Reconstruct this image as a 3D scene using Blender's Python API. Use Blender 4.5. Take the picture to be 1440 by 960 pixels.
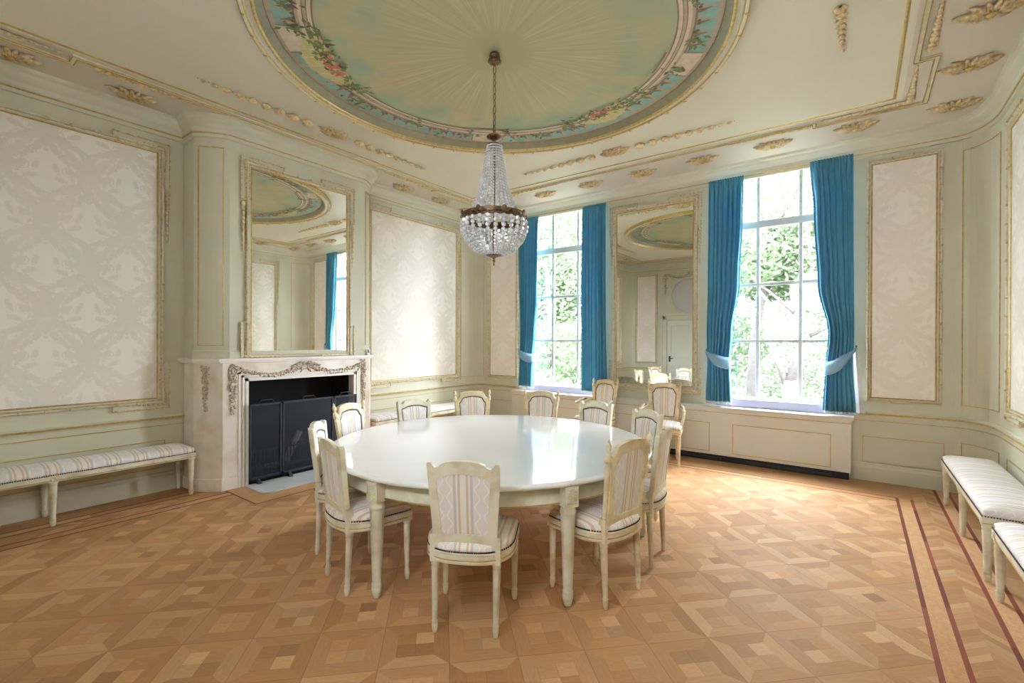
import bpy, bmesh, math, random
from mathutils import Vector, Matrix
R_ = random.Random(7)
PI = math.pi
scene = bpy.context.scene
for o in list(bpy.data.objects):
    bpy.data.objects.remove(o, do_unlink=True)

# ------------------------------------------------------------------ camera
F_PX, YAW, PIT, ROL, CX, CY, CAM_H = 657.9, .6354, -.0023, -.0036, 721.8, 481.0, 1.58
cam_d = bpy.data.cameras.new('camera')
cam = bpy.data.objects.new('camera', cam_d)
scene.collection.objects.link(cam)
cam_d.sensor_width = 36.0
cam_d.lens = F_PX / 1440 * 36
cam_d.shift_x = -(CX - 720) / 1440
cam_d.shift_y = (CY - 480) / 1440
cam_d.clip_start = .05
cam.matrix_world = (Matrix.Translation((0, 0, CAM_H)) @ Matrix.Rotation(YAW, 4, 'Z')
                    @ Matrix.Rotation(PI / 2 + PIT, 4, 'X') @ Matrix.Rotation(-ROL, 4, 'Z'))
scene.camera = cam

# ------------------------------------------------------------------ light and exposure
SKY = 9.0
EXPOSURE = 2.88
world = bpy.data.worlds.new('sky')
scene.world = world
world.use_nodes = True
wb = world.node_tree.nodes['Background']
wb.inputs['Color'].default_value = (.845, .915, 1.07, 1)
wb.inputs['Strength'].default_value = SKY
vs = scene.view_settings
vs.view_transform = 'Standard'
vs.look = 'None'
vs.exposure = EXPOSURE
vs.gamma = 1.0
vs.use_curve_mapping = False
scene.cycles.max_bounces = 14
scene.cycles.diffuse_bounces = 8
scene.cycles.glossy_bounces = 5
scene.cycles.transmission_bounces = 8
scene.cycles.transparent_max_bounces = 12
scene.cycles.sample_clamp_indirect = 8.0
scene.cycles.caustics_reflective = False
scene.cycles.caustics_refractive = False

# room numbers (metres): the camera stands at x = y = 0
XL, XR, YW, YB, ZC = -5.868, 1.09, 6.74, -.68, 3.914
XC, YC = -2.41, 3.03
XB = -5.375                      # front of the chimney breast
W1, W2 = -3.97, -.824            # window centres on the window wall

def portal(name, x):
    d = bpy.data.lights.new(name, 'AREA')
    d.shape = 'RECTANGLE'; d.size = 1.5; d.size_y = 3.05
    d.cycles.is_portal = True
    o = bpy.data.objects.new(name, d)
    scene.collection.objects.link(o)
    o.location = (x, YW + .2, 2.3)
    o.rotation_euler = (-PI / 2, 0, 0)
portal('daylight_portal', W1)
portal('daylight_portal', W2)

# ------------------------------------------------------------------ materials
def S(r, g, b):
    f = lambda v: (v / 255 / 12.92) if v / 255 <= .04045 else ((v / 255 + .055) / 1.055) ** 2.4
    return (f(r), f(g), f(b), 1)

class NT:
    def __init__(s, name):
        s.m = bpy.data.materials.new(name); s.m.use_nodes = True
        s.t = s.m.node_tree; s.b = s.t.nodes['Principled BSDF']; s.out = s.t.nodes['Material Output']
    def n(s, typ, **k):
        nd = s.t.nodes.new(typ)
        for a, v in k.items(): setattr(nd, a, v)
        return nd
    def l(s, a, b): s.t.links.new(a, b)
    def put(s, sock, v):
        if isinstance(v, bpy.types.NodeSocket): s.l(v, sock)
        else: sock.default_value = v
    def math(s, op, a, b=0.0, c=None, clamp=False):
        nd = s.n('ShaderNodeMath', operation=op); nd.use_clamp = clamp
        s.put(nd.inputs[0], a); s.put(nd.inputs[1], b)
        if c is not None: s.put(nd.inputs[2], c)
        return nd.outputs[0]
    def mix(s, f, a, b):
        nd = s.n('ShaderNodeMix', data_type='RGBA')
        s.put(nd.inputs[0], f); s.put(nd.inputs[6], a); s.put(nd.inputs[7], b)
        return nd.outputs[2]
    def coord(s, which='Object'): return s.n('ShaderNodeTexCoord').outputs[which]
    def xyz(s, v):
        nd = s.n('ShaderNodeSeparateXYZ'); s.l(v, nd.inputs[0]); return nd.outputs
    def comb(s, x, y, z):
        nd = s.n('ShaderNodeCombineXYZ')
        for i, v in enumerate((x, y, z)): s.put(nd.inputs[i], v)
        return nd.outputs[0]
    def noise(s, vec, scale, detail=3.0, rough=.55):
        nd = s.n('ShaderNodeTexNoise'); nd.inputs['Scale'].default_value = scale
        nd.inputs['Detail'].default_value = detail; nd.inputs['Roughness'].default_value = rough
        if vec is not None: s.l(vec, nd.inputs['Vector'])
        return nd.outputs['Fac']
    def ramp(s, f, stops, interp='LINEAR'):
        nd = s.n('ShaderNodeValToRGB'); nd.color_ramp.interpolation = interp
        e = nd.color_ramp.elements
        while len(e) < len(stops): e.new(.5)
        for el, (p, c) in zip(e, stops): el.position = p; el.color = c
        s.put(nd.inputs[0], f); return nd.outputs[0]
    def step(s, f, lo, hi):
        nd = s.n('ShaderNodeMapRange'); nd.interpolation_type = 'SMOOTHSTEP'
        s.put(nd.inputs[0], f); nd.inputs[1].default_value = lo; nd.inputs[2].default_value = hi
        return nd.outputs[0]
    def bump(s, h, strength, dist=.01):
        nd = s.n('ShaderNodeBump'); nd.inputs['Strength'].default_value = strength
        nd.inputs['Distance'].default_value = dist; s.l(h, nd.inputs['Height'])
        s.l(nd.outputs[0], s.b.inputs['Normal'])
    def set(s, color=None, rough=.5, metal=0.0, coat=0.0, spec=None, sheen=0.0):
        if color is not None: s.put(s.b.inputs['Base Color'], color)
        s.put(s.b.inputs['Roughness'], rough); s.b.inputs['Metallic'].default_value = metal
        s.b.inputs['Coat Weight'].default_value = coat
        if spec is not None: s.b.inputs['Specular IOR Level'].default_value = spec
        if sheen: s.b.inputs['Sheen Weight'].default_value = sheen
        return s.m

def paint(name, col, rough=.45, vary=.08, scale=6.0, metal=0.0, col2=None, bump=0.0, coat=0.0):
    t = NT(name); v = t.coord()
    nz = t.noise(v, scale, 4.0)
    dark = col2 or tuple(c * (1 - 2.2 * vary) for c in col[:3]) + (1,)
    lite = tuple(min(1, c * (1 + vary)) for c in col[:3]) + (1,)
    t.set(t.ramp(nz, [(.28, dark), (.55, col), (.75, lite)]), rough, metal, coat)
    if bump: t.bump(t.noise(v, scale * 8, 3.0), bump, .004)
    return t.m

M = {}
M['wall'] = paint('sage_wall_paint', S(206, 203, 179), .5, .025, 1.5, bump=.05)
M['cornice'] = paint('cornice_paint', S(212, 209, 188), .5, .03, 2.0)
M['ceiling'] = paint('ceiling_field_paint', S(226, 222, 204), .55, .02, .8)
M['ceiling_band'] = paint('ceiling_band_paint', S(214, 206, 192), .55, .02, .8)
M['gold'] = paint('gilding', S(205, 176, 108), .38, .12, 30, .55)
M['gold_cream'] = paint('cream_moulding', S(220, 213, 190), .42, .025, 10, .03, S(208, 198, 168))
M['gilt_dull'] = paint('dull_gilding', S(226, 207, 164), .38, .12, 40, .35, S(176, 148, 100))
M['wood_white'] = paint('ivory_lacquer', S(226, 220, 196), .35, .04, 9, 0, S(200, 188, 155), coat=.2)
M['table_white'] = paint('white_table_lacquer', S(240, 241, 238), .13, .012, 3, coat=.5)
M['table_body'] = paint('table_ivory_lacquer', S(226, 222, 200), .35, .03, 8, 0, S(205, 194, 160))
M['marble'] = paint('cream_marble', S(232, 224, 211), .3, .05, 4, 0, S(212, 194, 170))
M['marble_pale'] = paint('pale_marble', S(236, 230, 220), .25, .03, 5)
M['hearth'] = paint('grey_hearth_marble', S(212, 214, 216), .3, .05, 7)
M['garland'] = paint('carved_garland', S(206, 190, 168), .5, .2, 45, 0, S(140, 118, 96))
M['iron'] = paint('blackened_iron', S(54, 58, 66), .5, .1, 20, .4)
M['soot'] = paint('soot', S(22, 21, 22), .9, .3, 4)
M['bronze'] = paint('aged_bronze', S(128, 102, 74), .35, .2, 40, .8, S(84, 62, 44))
M['radiator'] = paint('radiator_cover_paint', S(214, 211, 200), .45, .02, 2)
M['win_paint'] = paint('window_white_paint', S(196, 194, 188), .4, .02, 3)
M['sill_shade'] = paint('shade_tinted_sill', S(166, 166, 190), .4, .02, 3)  # lavender cast of the unlit sill front, put into its base colour
M['white_plastic'] = paint('white_plastic', S(235, 236, 238), .4, .01, 3)
M['screen_grey'] = paint('grey_display', S(96, 104, 112), .3, .02, 3)
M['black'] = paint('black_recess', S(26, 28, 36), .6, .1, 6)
M['door_paint'] = paint('pale_door_paint', S(214, 218, 200), .42, .02, 2)
M['piping'] = paint('brown_braid', S(92, 72, 58), .7, .2, 80)
M['nails'] = paint('dark_nailheads', S(58, 50, 46), .45, .3, 300, .3)
M['log'] = paint('split_pine', S(232, 196, 180), .7, .1, 20)
M['tie'] = paint('blue_tieback_cloth', S(128, 172, 204), .7, .05, 60)
M['lining'] = paint('white_lining', S(222, 222, 224), .8, .03, 30)
M['plane_glass'] = None

def mirror_mat():
    t = NT('old_mirror_glass'); v = t.coord()
    f = t.noise(v, 2.0, 5.0)
    return t.set(t.ramp(f, [(.2, S(238, 238, 230)), (.6, S(248, 249, 245))]), .012, 1.0)
M['mirror'] = mirror_mat()

def glass_pane():
    t = NT('window_glass')
    tr = t.n('ShaderNodeBsdfTransparent'); tr.inputs[0].default_value = (.97, .985, .98, 1)
    gl = t.n('ShaderNodeBsdfGlossy'); gl.inputs['Roughness'].default_value = .01
    mx = t.n('ShaderNodeMixShader'); mx.inputs[0].default_value = .05
    t.l(tr.outputs[0], mx.inputs[1]); t.l(gl.outputs[0], mx.inputs[2]); t.l(mx.outputs[0], t.out.inputs[0])
    return t.m
M['pane'] = glass_pane()
def fill_pane():
    t = NT('fill_pane_diffuser'); tl = t.n('ShaderNodeBsdfTranslucent'); tl.inputs[0].default_value = (.76, .76, .75, 1)  # diffusing pane of the added fill opening in the back wall
    t.l(tl.outputs[0], t.out.inputs[0]); return t.m
M['fill_pane'] = fill_pane()

def crystal():
    t = NT('cut_crystal')
    t.set((1, 1, 1, 1), .06)
    t.b.inputs['Transmission Weight'].default_value = .4
    t.b.inputs['IOR'].default_value = 1.55
    t.b.inputs['Coat Weight'].default_value = .4
    return t.m
M['crystal'] = crystal()

def mesh_screen():
    t = NT('black_wire_mesh'); v = t.coord()
    x, y, z = t.xyz(v)
    tr = t.n('ShaderNodeBsdfTransparent'); mx = t.n('ShaderNodeMixShader')
    t.set(S(44, 49, 58), .55, .2)
    mx.inputs[0].default_value = .46
    t.l(tr.outputs[0], mx.inputs[1]); t.l(t.b.outputs[0], mx.inputs[2]); t.l(mx.outputs[0], t.out.inputs[0])
    return t.m
M['wire'] = mesh_screen()

def damask(name, base, fig, mx=.8):
    """mirror-symmetric flowers and leaves of a woven damask, in object x (across) and z (up)"""
    t = NT(name); v = t.coord(); x, y, z = t.xyz(v)
    W, Hh = .58, .84
    def fold(a, per):                      # triangle wave 0..per/2
        return t.math('ABSOLUTE', t.math('SUBTRACT', t.math('MODULO', t.math('ADD', a, 50 * per), per), per / 2))
    EL = ((0, .03, .12, .10, 0), (.0, .15, .055, .085, 0), (.075, .115, .075, .045, 50), (.125, .03, .055, .038, 10), (.0, -.13, .035, .085, 0),
          (.16, .135, .075, .022, 62), (.11, -.105, .115, .040, -30), (.05, -.19, .085, .024, -62), (.205, -.165, .075, .022, -15), (.225, .05, .05, .018, 75), (.06, .24, .06, .020, 52), (.19, -.05, .045, .02, 20))
    tot = None
    for ox, oz in ((0, 0), (W / 2, Hh / 2)):
        fx = fold(t.math('ADD', x, ox), W); zz = t.math('MODULO', t.math('ADD', z, 50 * Hh + oz), Hh)
        dz = t.math('SUBTRACT', zz, Hh / 2)
        acc = None
        for cx, cz, a, b, deg in EL:
            c_, s_ = math.cos(math.radians(deg)), math.sin(math.radians(deg))
            px = t.math('SUBTRACT', fx, cx); pz = t.math('SUBTRACT', dz, cz)
            qa = t.math('ADD', t.math('MULTIPLY', px, c_ / a), t.math('MULTIPLY', pz, s_ / a))
            qb = t.math('ADD', t.math('MULTIPLY', px, -s_ / b), t.math('MULTIPLY', pz, c_ / b))
            e = t.math('ADD', t.math('MULTIPLY', qa, qa), t.math('MULTIPLY', qb, qb))
            acc = e if acc is None else t.math('MINIMUM', acc, e)
        nz = t.noise(t.comb(fx, zz, ox), 38, 2.5, .6)
        vein = t.math('SINE', t.math('MULTIPLY', t.math('SQRT', acc), 13.0))
        k = t.math('ADD', t.math('SUBTRACT', 1.2, acc), t.math('MULTIPLY', t.math('SUBTRACT', nz, .5), 4.2))
        k = t.math('ADD', k, t.math('MULTIPLY', vein, .38))
        k = t.step(k, -.2, .4)
        tot = k if tot is None else t.math('MAXIMUM', tot, k)
    sx = fold(x, W)
    wave = t.math('ADD', W / 4, t.math('MULTIPLY', t.math('COSINE', t.math('MULTIPLY', z, 2 * PI / Hh)), W / 5.2))
    d = t.math('ABSOLUTE', t.math('SUBTRACT', sx, wave))
    leafy = t.noise(t.comb(sx, z, 5.0), 34, 2.0)
    stem = t.step(t.math('ADD', t.math('SUBTRACT', .040, d), t.math('MULTIPLY', t.math('SUBTRACT', leafy, .5), .12)), 0.0, .008)
    tot = t.math('MAXIMUM', tot, t.math('MULTIPLY', stem, .8))
    f = t.math('MULTIPLY', tot, mx)
    wear = t.noise(v, .9, 2.0)
    f = t.math('MULTIPLY', f, t.ramp(wear, [(.3, (.5,) * 3 + (1,)), (.7, (1,) * 3 + (1,))]))
    rough = t.math('ADD', .62, t.math('MULTIPLY', f, -.2))
    t.set(t.mix(f, base, fig), .6)
    t.l(rough, t.b.inputs['Roughness'])
    return t.m
M['damask'] = damask('cream_damask', S(236, 230, 219), S(214, 206, 190), .7)
M['damask_pink'] = damask('rosy_damask', S(240, 232, 222), S(226, 214, 200), .6)

def stripes():
    """woven seat cloth: ochre and grey stripes, pale ogee bands, in object x"""
    t = NT('striped_seat_cloth'); v = t.coord(); x, y, z = t.xyz(v)
    P = .20
    u = t.math('SUBTRACT', t.math('MODULO', t.math('ADD', x, 20 * P + P / 2), P), P / 2)
    au = t.math('ABSOLUTE', u)
    def band(c, w): return t.math('SUBTRACT', 1.0, t.step(t.math('ABSOLUTE', t.math('SUBTRACT', au, c)), w * .6, w))
    q = t.math('ADD', t.math('MULTIPLY', y, 1.0), z)
    og = t.math('ADD', .076, t.math('MULTIPLY', t.math('SINE', t.math('MULTIPLY', q, 2 * PI / .085)), .013))
    ogl = t.math('SUBTRACT', 1.0, t.step(t.math('ABSOLUTE', t.math('SUBTRACT', au, og)), .002, .005))
    c = S(234, 227, 217)
    c = t.mix(t.math('MULTIPLY', t.step(au, .05, .055), .6), c, S(224, 216, 210))
    c = t.mix(t.math('MULTIPLY', ogl, .8), c, S(242, 240, 236))
    c = t.mix(t.math('MULTIPLY', band(.046, .009), .55), c, S(176, 168, 160))
    c = t.mix(t.math('MULTIPLY', band(.022, .0075), .65), c, S(206, 166, 112))
    t.set(c, .65, 0, 0, .3, .2)
    t.bump(t.noise(v, 260, 1.0), .15, .002)
    return t.m
M['stripes'] = stripes()

def curtain_mat():
    t = NT('teal_curtain_cloth'); v = t.coord()
    c = t.ramp(t.noise(v, 3, 3.0), [(.3, S(86, 156, 182)), (.7, S(100, 170, 194))])
    t.set(c, .75, 0, 0, .2, .15)
    tl = t.n('ShaderNodeBsdfTranslucent'); tl.inputs[0].default_value = S(84, 156, 184)
    mx = t.n('ShaderNodeMixShader'); mx.inputs[0].default_value = .22
    t.l(t.b.outputs[0], mx.inputs[1]); t.l(tl.outputs[0], mx.inputs[2]); t.l(mx.outputs[0], t.out.inputs[0])
    return t.m
M['curtain'] = curtain_mat()

def oak():
    t = NT('oak_parquet')
    uv = t.n('ShaderNodeUVMap'); uv.uv_map = 'grain'
    tone = t.n('ShaderNodeVertexColor'); tone.layer_name = 'tone'
    x, y, z = t.xyz(uv.outputs[0])
    g = t.noise(t.comb(t.math('MULTIPLY', x, 6.0), t.math('MULTIPLY', y, 90.0), 0.0), 1.0, 4.0, .6)
    g2 = t.noise(t.comb(t.math('MULTIPLY', x, 2.5), t.math('MULTIPLY', y, 16.0), 4.0), 1.0, 2.0, .5)
    grain = t.ramp(g, [(.3, (.80, .76, .70, 1)), (.62, (1.03, 1.03, 1.03, 1))])
    mul = t.n('ShaderNodeMix', data_type='RGBA'); mul.blend_type = 'MULTIPLY'
    mul.inputs[0].default_value = .8
    t.l(tone.outputs[0], mul.inputs[6]); t.l(grain, mul.inputs[7])
    mul2 = t.n('ShaderNodeMix', data_type='RGBA'); mul2.blend_type = 'MULTIPLY'
    mul2.inputs[0].default_value = .5
    t.l(mul.outputs[2], mul2.inputs[6]); t.l(t.ramp(g2, [(.3, (.8, .78, .74, 1)), (.7, (1.08, 1.08, 1.08, 1))]), mul2.inputs[7])
    t.set(mul2.outputs[2], .5, 0, 0, .34)
    t.l(t.math('ADD', .48, t.math('MULTIPLY', g, .2)), t.b.inputs['Roughness'])
    t.bump(g, .06, .002)
    return t.m
M['oak'] = oak()

def dome_sky():
    t = NT('painted_sky'); v = t.coord(); x, y, z = t.xyz(v)
    r = t.math('SQRT', t.math('ADD', t.math('MULTIPLY', x, x), t.math('MULTIPLY', y, y)))
    a = t.math('ARCTAN2', y, x)
    ca, sa = t.math('COSINE', a), t.math('SINE', a)
    ray = t.noise(t.comb(t.math('MULTIPLY', ca, 30.0), t.math('MULTIPLY', sa, 30.0), t.math('MULTIPLY', r, .6)), 1.0, 4.0, .75)
    ray2 = t.noise(t.comb(t.math('MULTIPLY', ca, 48.0), t.math('MULTIPLY', sa, 48.0), t.math('MULTIPLY', r, 1.2)), 1.0, 2.0, .6)
    cl = t.noise(t.comb(x, y, 2.0), 1.7, 4.0, .6)
    cl2 = t.noise(t.comb(x, y, 9.0), 2.6, 4.0, .6)
    inner = t.ramp(ray, [(.3, S(175, 171, 130)), (.52, S(183, 179, 138)), (.72, S(197, 191, 152))])
    inner = t.mix(t.math('MULTIPLY', t.step(ray2, .55, .75), .5), inner, S(220, 212, 172))
    sky = t.ramp(cl, [(.3, S(150, 170, 148)), (.44, S(172, 178, 144)), (.54, S(188, 180, 140)), (.66, S(210, 178, 140))])
    sky = t.mix(t.math('MULTIPLY', t.step(cl2, .56, .74), .7), sky, S(132, 168, 172))
    edge = t.math('ADD', r, t.math('MULTIPLY', t.math('SUBTRACT', ray, .5), 1.1))
    f = t.step(edge, .75, 1.3)
    c = t.mix(f, inner, sky)
    aqua = t.math('MULTIPLY', t.step(t.math('ADD', r, t.math('MULTIPLY', t.math('SUBTRACT', cl2, .5), .8)), 1.2, 1.5), .6)
    c = t.mix(aqua, c, S(160, 190, 160))
    c = t.mix(t.step(r, .34, .22), c, S(178, 174, 132))
    t.set(c, .55)
    return t.m
M['sky_paint'] = dome_sky()
def fl(name, r, g, b): return paint(name, S(r, g, b), .55, .07, 14)
M['p_aqua'] = fl('painted_aqua', 146, 190, 180)
M['p_stone'] = fl('painted_stone', 190, 172, 150)
M['p_stone_light'] = fl('painted_pale_stone', 222, 204, 180)
M['p_stone_dark'] = fl('painted_shadow_stone', 142, 122, 104)
M['p_umber'] = fl('painted_umber', 112, 96, 70)
M['p_leaf'] = fl('painted_leaf', 122, 140, 86)
M['p_rose'] = fl('painted_rose', 214, 124, 108)
M['p_drape'] = fl('painted_drape', 206, 198, 138)
M['p_teal'] = fl('painted_teal_cove', 146, 143, 114)
M['leafgreen'] = None

def leaf_mat(name, c, k=.5):
    t = NT(name); v = t.coord()
    col = t.ramp(t.noise(v, 1.2, 2.0), [(.3, tuple(a * .7 for a in c[:3]) + (1,)), (.7, c)])
    t.set(col, .6)
    tl = t.n('ShaderNodeBsdfTranslucent'); t.l(col, tl.inputs[0])
    mx = t.n('ShaderNodeMixShader'); mx.inputs[0].default_value = k
    t.l(t.b.outputs[0], mx.inputs[1]); t.l(tl.outputs[0], mx.inputs[2]); t.l(mx.outputs[0], t.out.inputs[0])
    return t.m
M['leaf'] = leaf_mat('garden_leaf', S(70, 88, 52))
M['leaf_pale'] = leaf_mat('pale_garden_leaf', S(90, 106, 72))
M['bark'] = paint('grey_bark', S(56, 50, 46), .9, .2, 14)
M['lawn'] = paint('garden_lawn', S(56, 62, 46), .9, .1, 3)

# ------------------------------------------------------------------ mesh helpers
class MB:
    """collects shapes; build() links them as ONE mesh object"""
    def __init__(s, T=None): s.v = []; s.f = []; s.mi = []; s.sm = []; s.T = T or Matrix(); s.cur = 0; s.smooth = False
    def add(s, vs, fs, smooth=None):
        b = len(s.v); s.v += [s.T @ Vector(p) for p in vs]
        for f in fs: s.f.append([b + i for i in f]); s.mi.append(s.cur); s.sm.append(s.smooth if smooth is None else smooth)
        return s
    def box(s, x0, y0, z0, x1, y1, z1):
        vs = [(x, y, z) for x in (x0, x1) for y in (y0, y1) for z in (z0, z1)]
        return s.add(vs, [(0, 1, 3, 2), (4, 6, 7, 5), (0, 4, 5, 1), (2, 3, 7, 6), (0, 2, 6, 4), (1, 5, 7, 3)], False)
    def hexa(s, b, t):
        """b, t: four bottom and four top points"""
        return s.add(list(b) + list(t), [(3, 2, 1, 0), (4, 5, 6, 7), (0, 1, 5, 4), (1, 2, 6, 5), (2, 3, 7, 6), (3, 0, 4, 7)], False)
    def prism(s, poly, z0, z1):
        n = len(poly)
        vs = [(x, y, z0) for x, y in poly] + [(x, y, z1) for x, y in poly]
        return s.add(vs, [tuple(range(n - 1, -1, -1)), tuple(range(n, 2 * n))] + [(i, (i + 1) % n, n + (i + 1) % n, n + i) for i in range(n)], False)
    def lathe(s, prof, c=(0, 0, 0), seg=24, flute=None, smooth=True):
        """prof: (r, z) from bottom to top; flute(z) -> depth factor"""
        vs = []; m = len(prof)
        for r, z in prof:
            for k in range(seg):
                rr = r * (1 - flute(z) if (flute and k % 2) else 1)
                a = 2 * PI * k / seg
                vs.append((c[0] + rr * math.cos(a), c[1] + rr * math.sin(a), c[2] + z))
        fs = [(i * seg + k, i * seg + (k + 1) % seg, (i + 1) * seg + (k + 1) % seg, (i + 1) * seg + k) for i in range(m - 1) for k in range(seg)]
        fs += [tuple(range(seg - 1, -1, -1)), tuple((m - 1) * seg + k for k in range(seg))]
        return s.add(vs, fs, smooth)
    def tube(s, pts, r, seg=8, closed=False, smooth=True):
        pts = [Vector(p) for p in pts]; n = len(pts); rs = r if isinstance(r, (list, tuple)) else [r] * n
        vs = []; up = None
        for i, p in enumerate(pts):
            a = pts[(i - 1) % n] if (closed or i) else p; b = pts[(i + 1) % n] if (closed or i < n - 1) else p
            d = (b - a).normalized()
            if up is None: up = Vector((0, 0, 1)) if abs(d.z) < .9 else Vector((1, 0, 0))
            sx = d.cross(up).normalized(); up = sx.cross(d).normalized()
            for k in range(seg):
                t = 2 * PI * k / seg
                vs.append(tuple(p + (sx * math.cos(t) + up * math.sin(t)) * rs[i]))
        fs = [(i * seg + k, i * seg + (k + 1) % seg, ((i + 1) % n) * seg + (k + 1) % seg, ((i + 1) % n) * seg + k) for i in range(n if closed else n - 1) for k in range(seg)]
        if not closed: fs += [tuple(range(seg - 1, -1, -1)), tuple((n - 1) * seg + k for k in range(seg))]
        return s.add(vs, fs, smooth)
    def ball(s, c, r, seg=8, rings=6):
        rx, ry, rz = r if isinstance(r, (tuple, list)) else (r, r, r)
        vs = [(c[0], c[1], c[2] - rz)]
        for i in range(1, rings):
            t = -PI / 2 + PI * i / rings
            for k in range(seg):
                a = 2 * PI * k / seg
                vs.append((c[0] + rx * math.cos(t) * math.cos(a), c[1] + ry * math.cos(t) * math.sin(a), c[2] + rz * math.sin(t)))
        vs.append((c[0], c[1], c[2] + rz)); e = len(vs) - 1
        fs = [(0, 1 + (k + 1) % seg, 1 + k) for k in range(seg)]
        fs += [(1 + i * seg + k, 1 + i * seg + (k + 1) % seg, 1 + (i + 1) * seg + (k + 1) % seg, 1 + (i + 1) * seg + k) for i in range(rings - 2) for k in range(seg)]
        b = 1 + (rings - 2) * seg
        fs += [(e, b + k, b + (k + 1) % seg) for k in range(seg)]
        return s.add(vs, fs, True)
    def grid(s, P, closed_u=False):
        """P[i][j] rows of points"""
        n, m = len(P), len(P[0])
        vs = [p for row in P for p in row]
        fs = [(i * m + j, i * m + j + 1, ((i + 1) % n) * m + j + 1, ((i + 1) % n) * m + j) for i in range(n if closed_u else n - 1) for j in range(m - 1)]
        return s.add(vs, fs)
    def rect(s, u0, v0, u1, v1, prof, smooth=False):
        """mitred frame round a rectangle in the local u-v plane; prof: (outward, w)"""
        P = []
        for o, w in prof:
            P.append([(u0 - o, v0 - o, w), (u1 + o, v0 - o, w), (u1 + o, v1 + o, w), (u0 - o, v1 + o, w)])
        m = len(prof)
        vs = [p for row in P for p in row]
        fs = [(i * 4 + j, i * 4 + (j + 1) % 4, (i + 1) * 4 + (j + 1) % 4, (i + 1) * 4 + j) for i in range(m - 1) for j in range(4)]
        return s.add(vs, fs, smooth)
    def build(s, name, mats, parent=None, solid=None, bev=None, sub=0):
        me = bpy.data.meshes.new(name)
        me.from_pydata([tuple(p) for p in s.v], [], s.f)
        for m in (mats if isinstance(mats, (list, tuple)) else [mats]): me.materials.append(m)
        me.polygons.foreach_set('material_index', s.mi)
        me.polygons.foreach_set('use_smooth', s.sm)
        bm = bmesh.new(); bm.from_mesh(me)
        bmesh.ops.recalc_face_normals(bm, faces=bm.faces); bm.to_mesh(me); bm.free()
        o = bpy.data.objects.new(name, me); scene.collection.objects.link(o)
        if parent is not None: o.parent = parent
        if solid:
            md = o.modifiers.new('thick', 'SOLIDIFY'); md.thickness = solid; md.offset = 0
        if bev:
            md = o.modifiers.new('edge', 'BEVEL'); md.width = bev; md.segments = 2; md.limit_method = 'ANGLE'; md.angle_limit = .6
        if sub:
            md = o.modifiers.new('round', 'SUBSURF'); md.levels = sub; md.render_levels = sub
        return o

def tag(o, label, cat, group=None):
    o['label'] = label; o['category'] = cat
    if group: o['group'] = group
    return o
def empty(name, loc=(0, 0, 0), rz=0.0, label=None, cat=None, group=None):
    o = bpy.data.objects.new(name, None); scene.collection.objects.link(o)
    o.location = loc; o.rotation_euler = (0, 0, rz); o.empty_display_size = .1
    if label: tag(o, label, cat, group)
    return o
def struct(o): o['kind'] = 'structure'; return o
def copy_tree(o, parent=None):
    c = o.copy(); scene.collection.objects.link(c); c.parent = parent
    for ch in list(o.children): copy_tree(ch, c)
    return c

def sweep(mb, path, prof, closed=False, smooth=False):
    """profile (inward distance d, z) along a floor-plan path whose inside lies to its LEFT"""
    n = len(path); pts = [Vector((p[0], p[1])) for p in path]
    P = []
    for i in range(n):
        a = pts[(i - 1) % n] if (closed or i) else None
        b = pts[(i + 1) % n] if (closed or i < n - 1) else None
        d1 = (pts[i] - a).normalized() if a is not None else None
        d2 = (b - pts[i]).normalized() if b is not None else None
        if d1 is None: d1 = d2
        if d2 is None: d2 = d1
        n1 = Vector((-d1.y, d1.x)); n2 = Vector((-d2.y, d2.x))
        m = (n1 + n2)
        m = m / max(.2, m.dot(n1)) if m.length > 1e-6 else n1
        P.append([(pts[i].x + m.x * d, pts[i].y + m.y * d, z) for d, z in prof])
    mb.smooth = smooth
    mb.grid(P, closed)
    mb.smooth = False
    if not closed:
        k = len(prof)
        b = len(mb.v) - n * k
        if k > 2:
            mb.f.append(list(range(b, b + k))); mb.mi.append(mb.cur); mb.sm.append(False)
            mb.f.append([b + (n - 1) * k + j for j in range(k)][::-1]); mb.mi.append(mb.cur); mb.sm.append(False)
    return mb
def closeprof(p): return list(p) + [p[0]]

def wallM(o, u, n):
    """local (u along the wall, v up, w out of the wall)"""
    u = Vector(u); n = Vector(n); z = Vector((0, 0, 1))
    return Matrix(((u.x, z.x, n.x, o[0]), (u.y, z.y, n.y, o[1]), (u.z, z.z, n.z, o[2]), (0, 0, 0, 1)))
WL = wallM((XL, 0, 0), (0, 1, 0), (1, 0, 0))
WW = wallM((0, YW, 0), (1, 0, 0), (0, -1, 0))
WR = wallM((XR, 0, 0), (0, 1, 0), (-1, 0, 0))
WK = wallM((0, YB, 0), (1, 0, 0), (0, 1, 0))
WB = wallM((XB, 0, 0), (0, 1, 0), (1, 0, 0))

# ------------------------------------------------------------------ plan of the room (inside to the left)
def arc(c, a, b, t0, t1, n=8):
    return [(c[0] + a * math.cos(math.radians(t0 + (t1 - t0) * i / n)), c[1] + b * math.sin(math.radians(t0 + (t1 - t0) * i / n))) for i in range(n + 1)]
CA, CB = .27, .52
corner_wr = arc((XR - CA, YW - CB), CA, CB, 0, 90)
corner_wl = arc((XL + CA, YW - CB), CA, CB, 90, 180)
corner_bl = arc((XL + CA, YB + CB), CA, CB, 180, 270)
corner_br = arc((XR - CA, YB + CB), CA, CB, 270, 360)
BY0, BY1 = 1.955, 2 * YC - 1.955 + .03
def concave(p0, p1, c, n=7):
    """hollow curve from p0 to p1 pulled to c"""
    return [tuple((1 - t) ** 2 * p0[k] + 2 * t * (1 - t) * c[k] + t * t * p1[k] for k in (0, 1)) for t in [i / n for i in range(n + 1)]]
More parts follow.
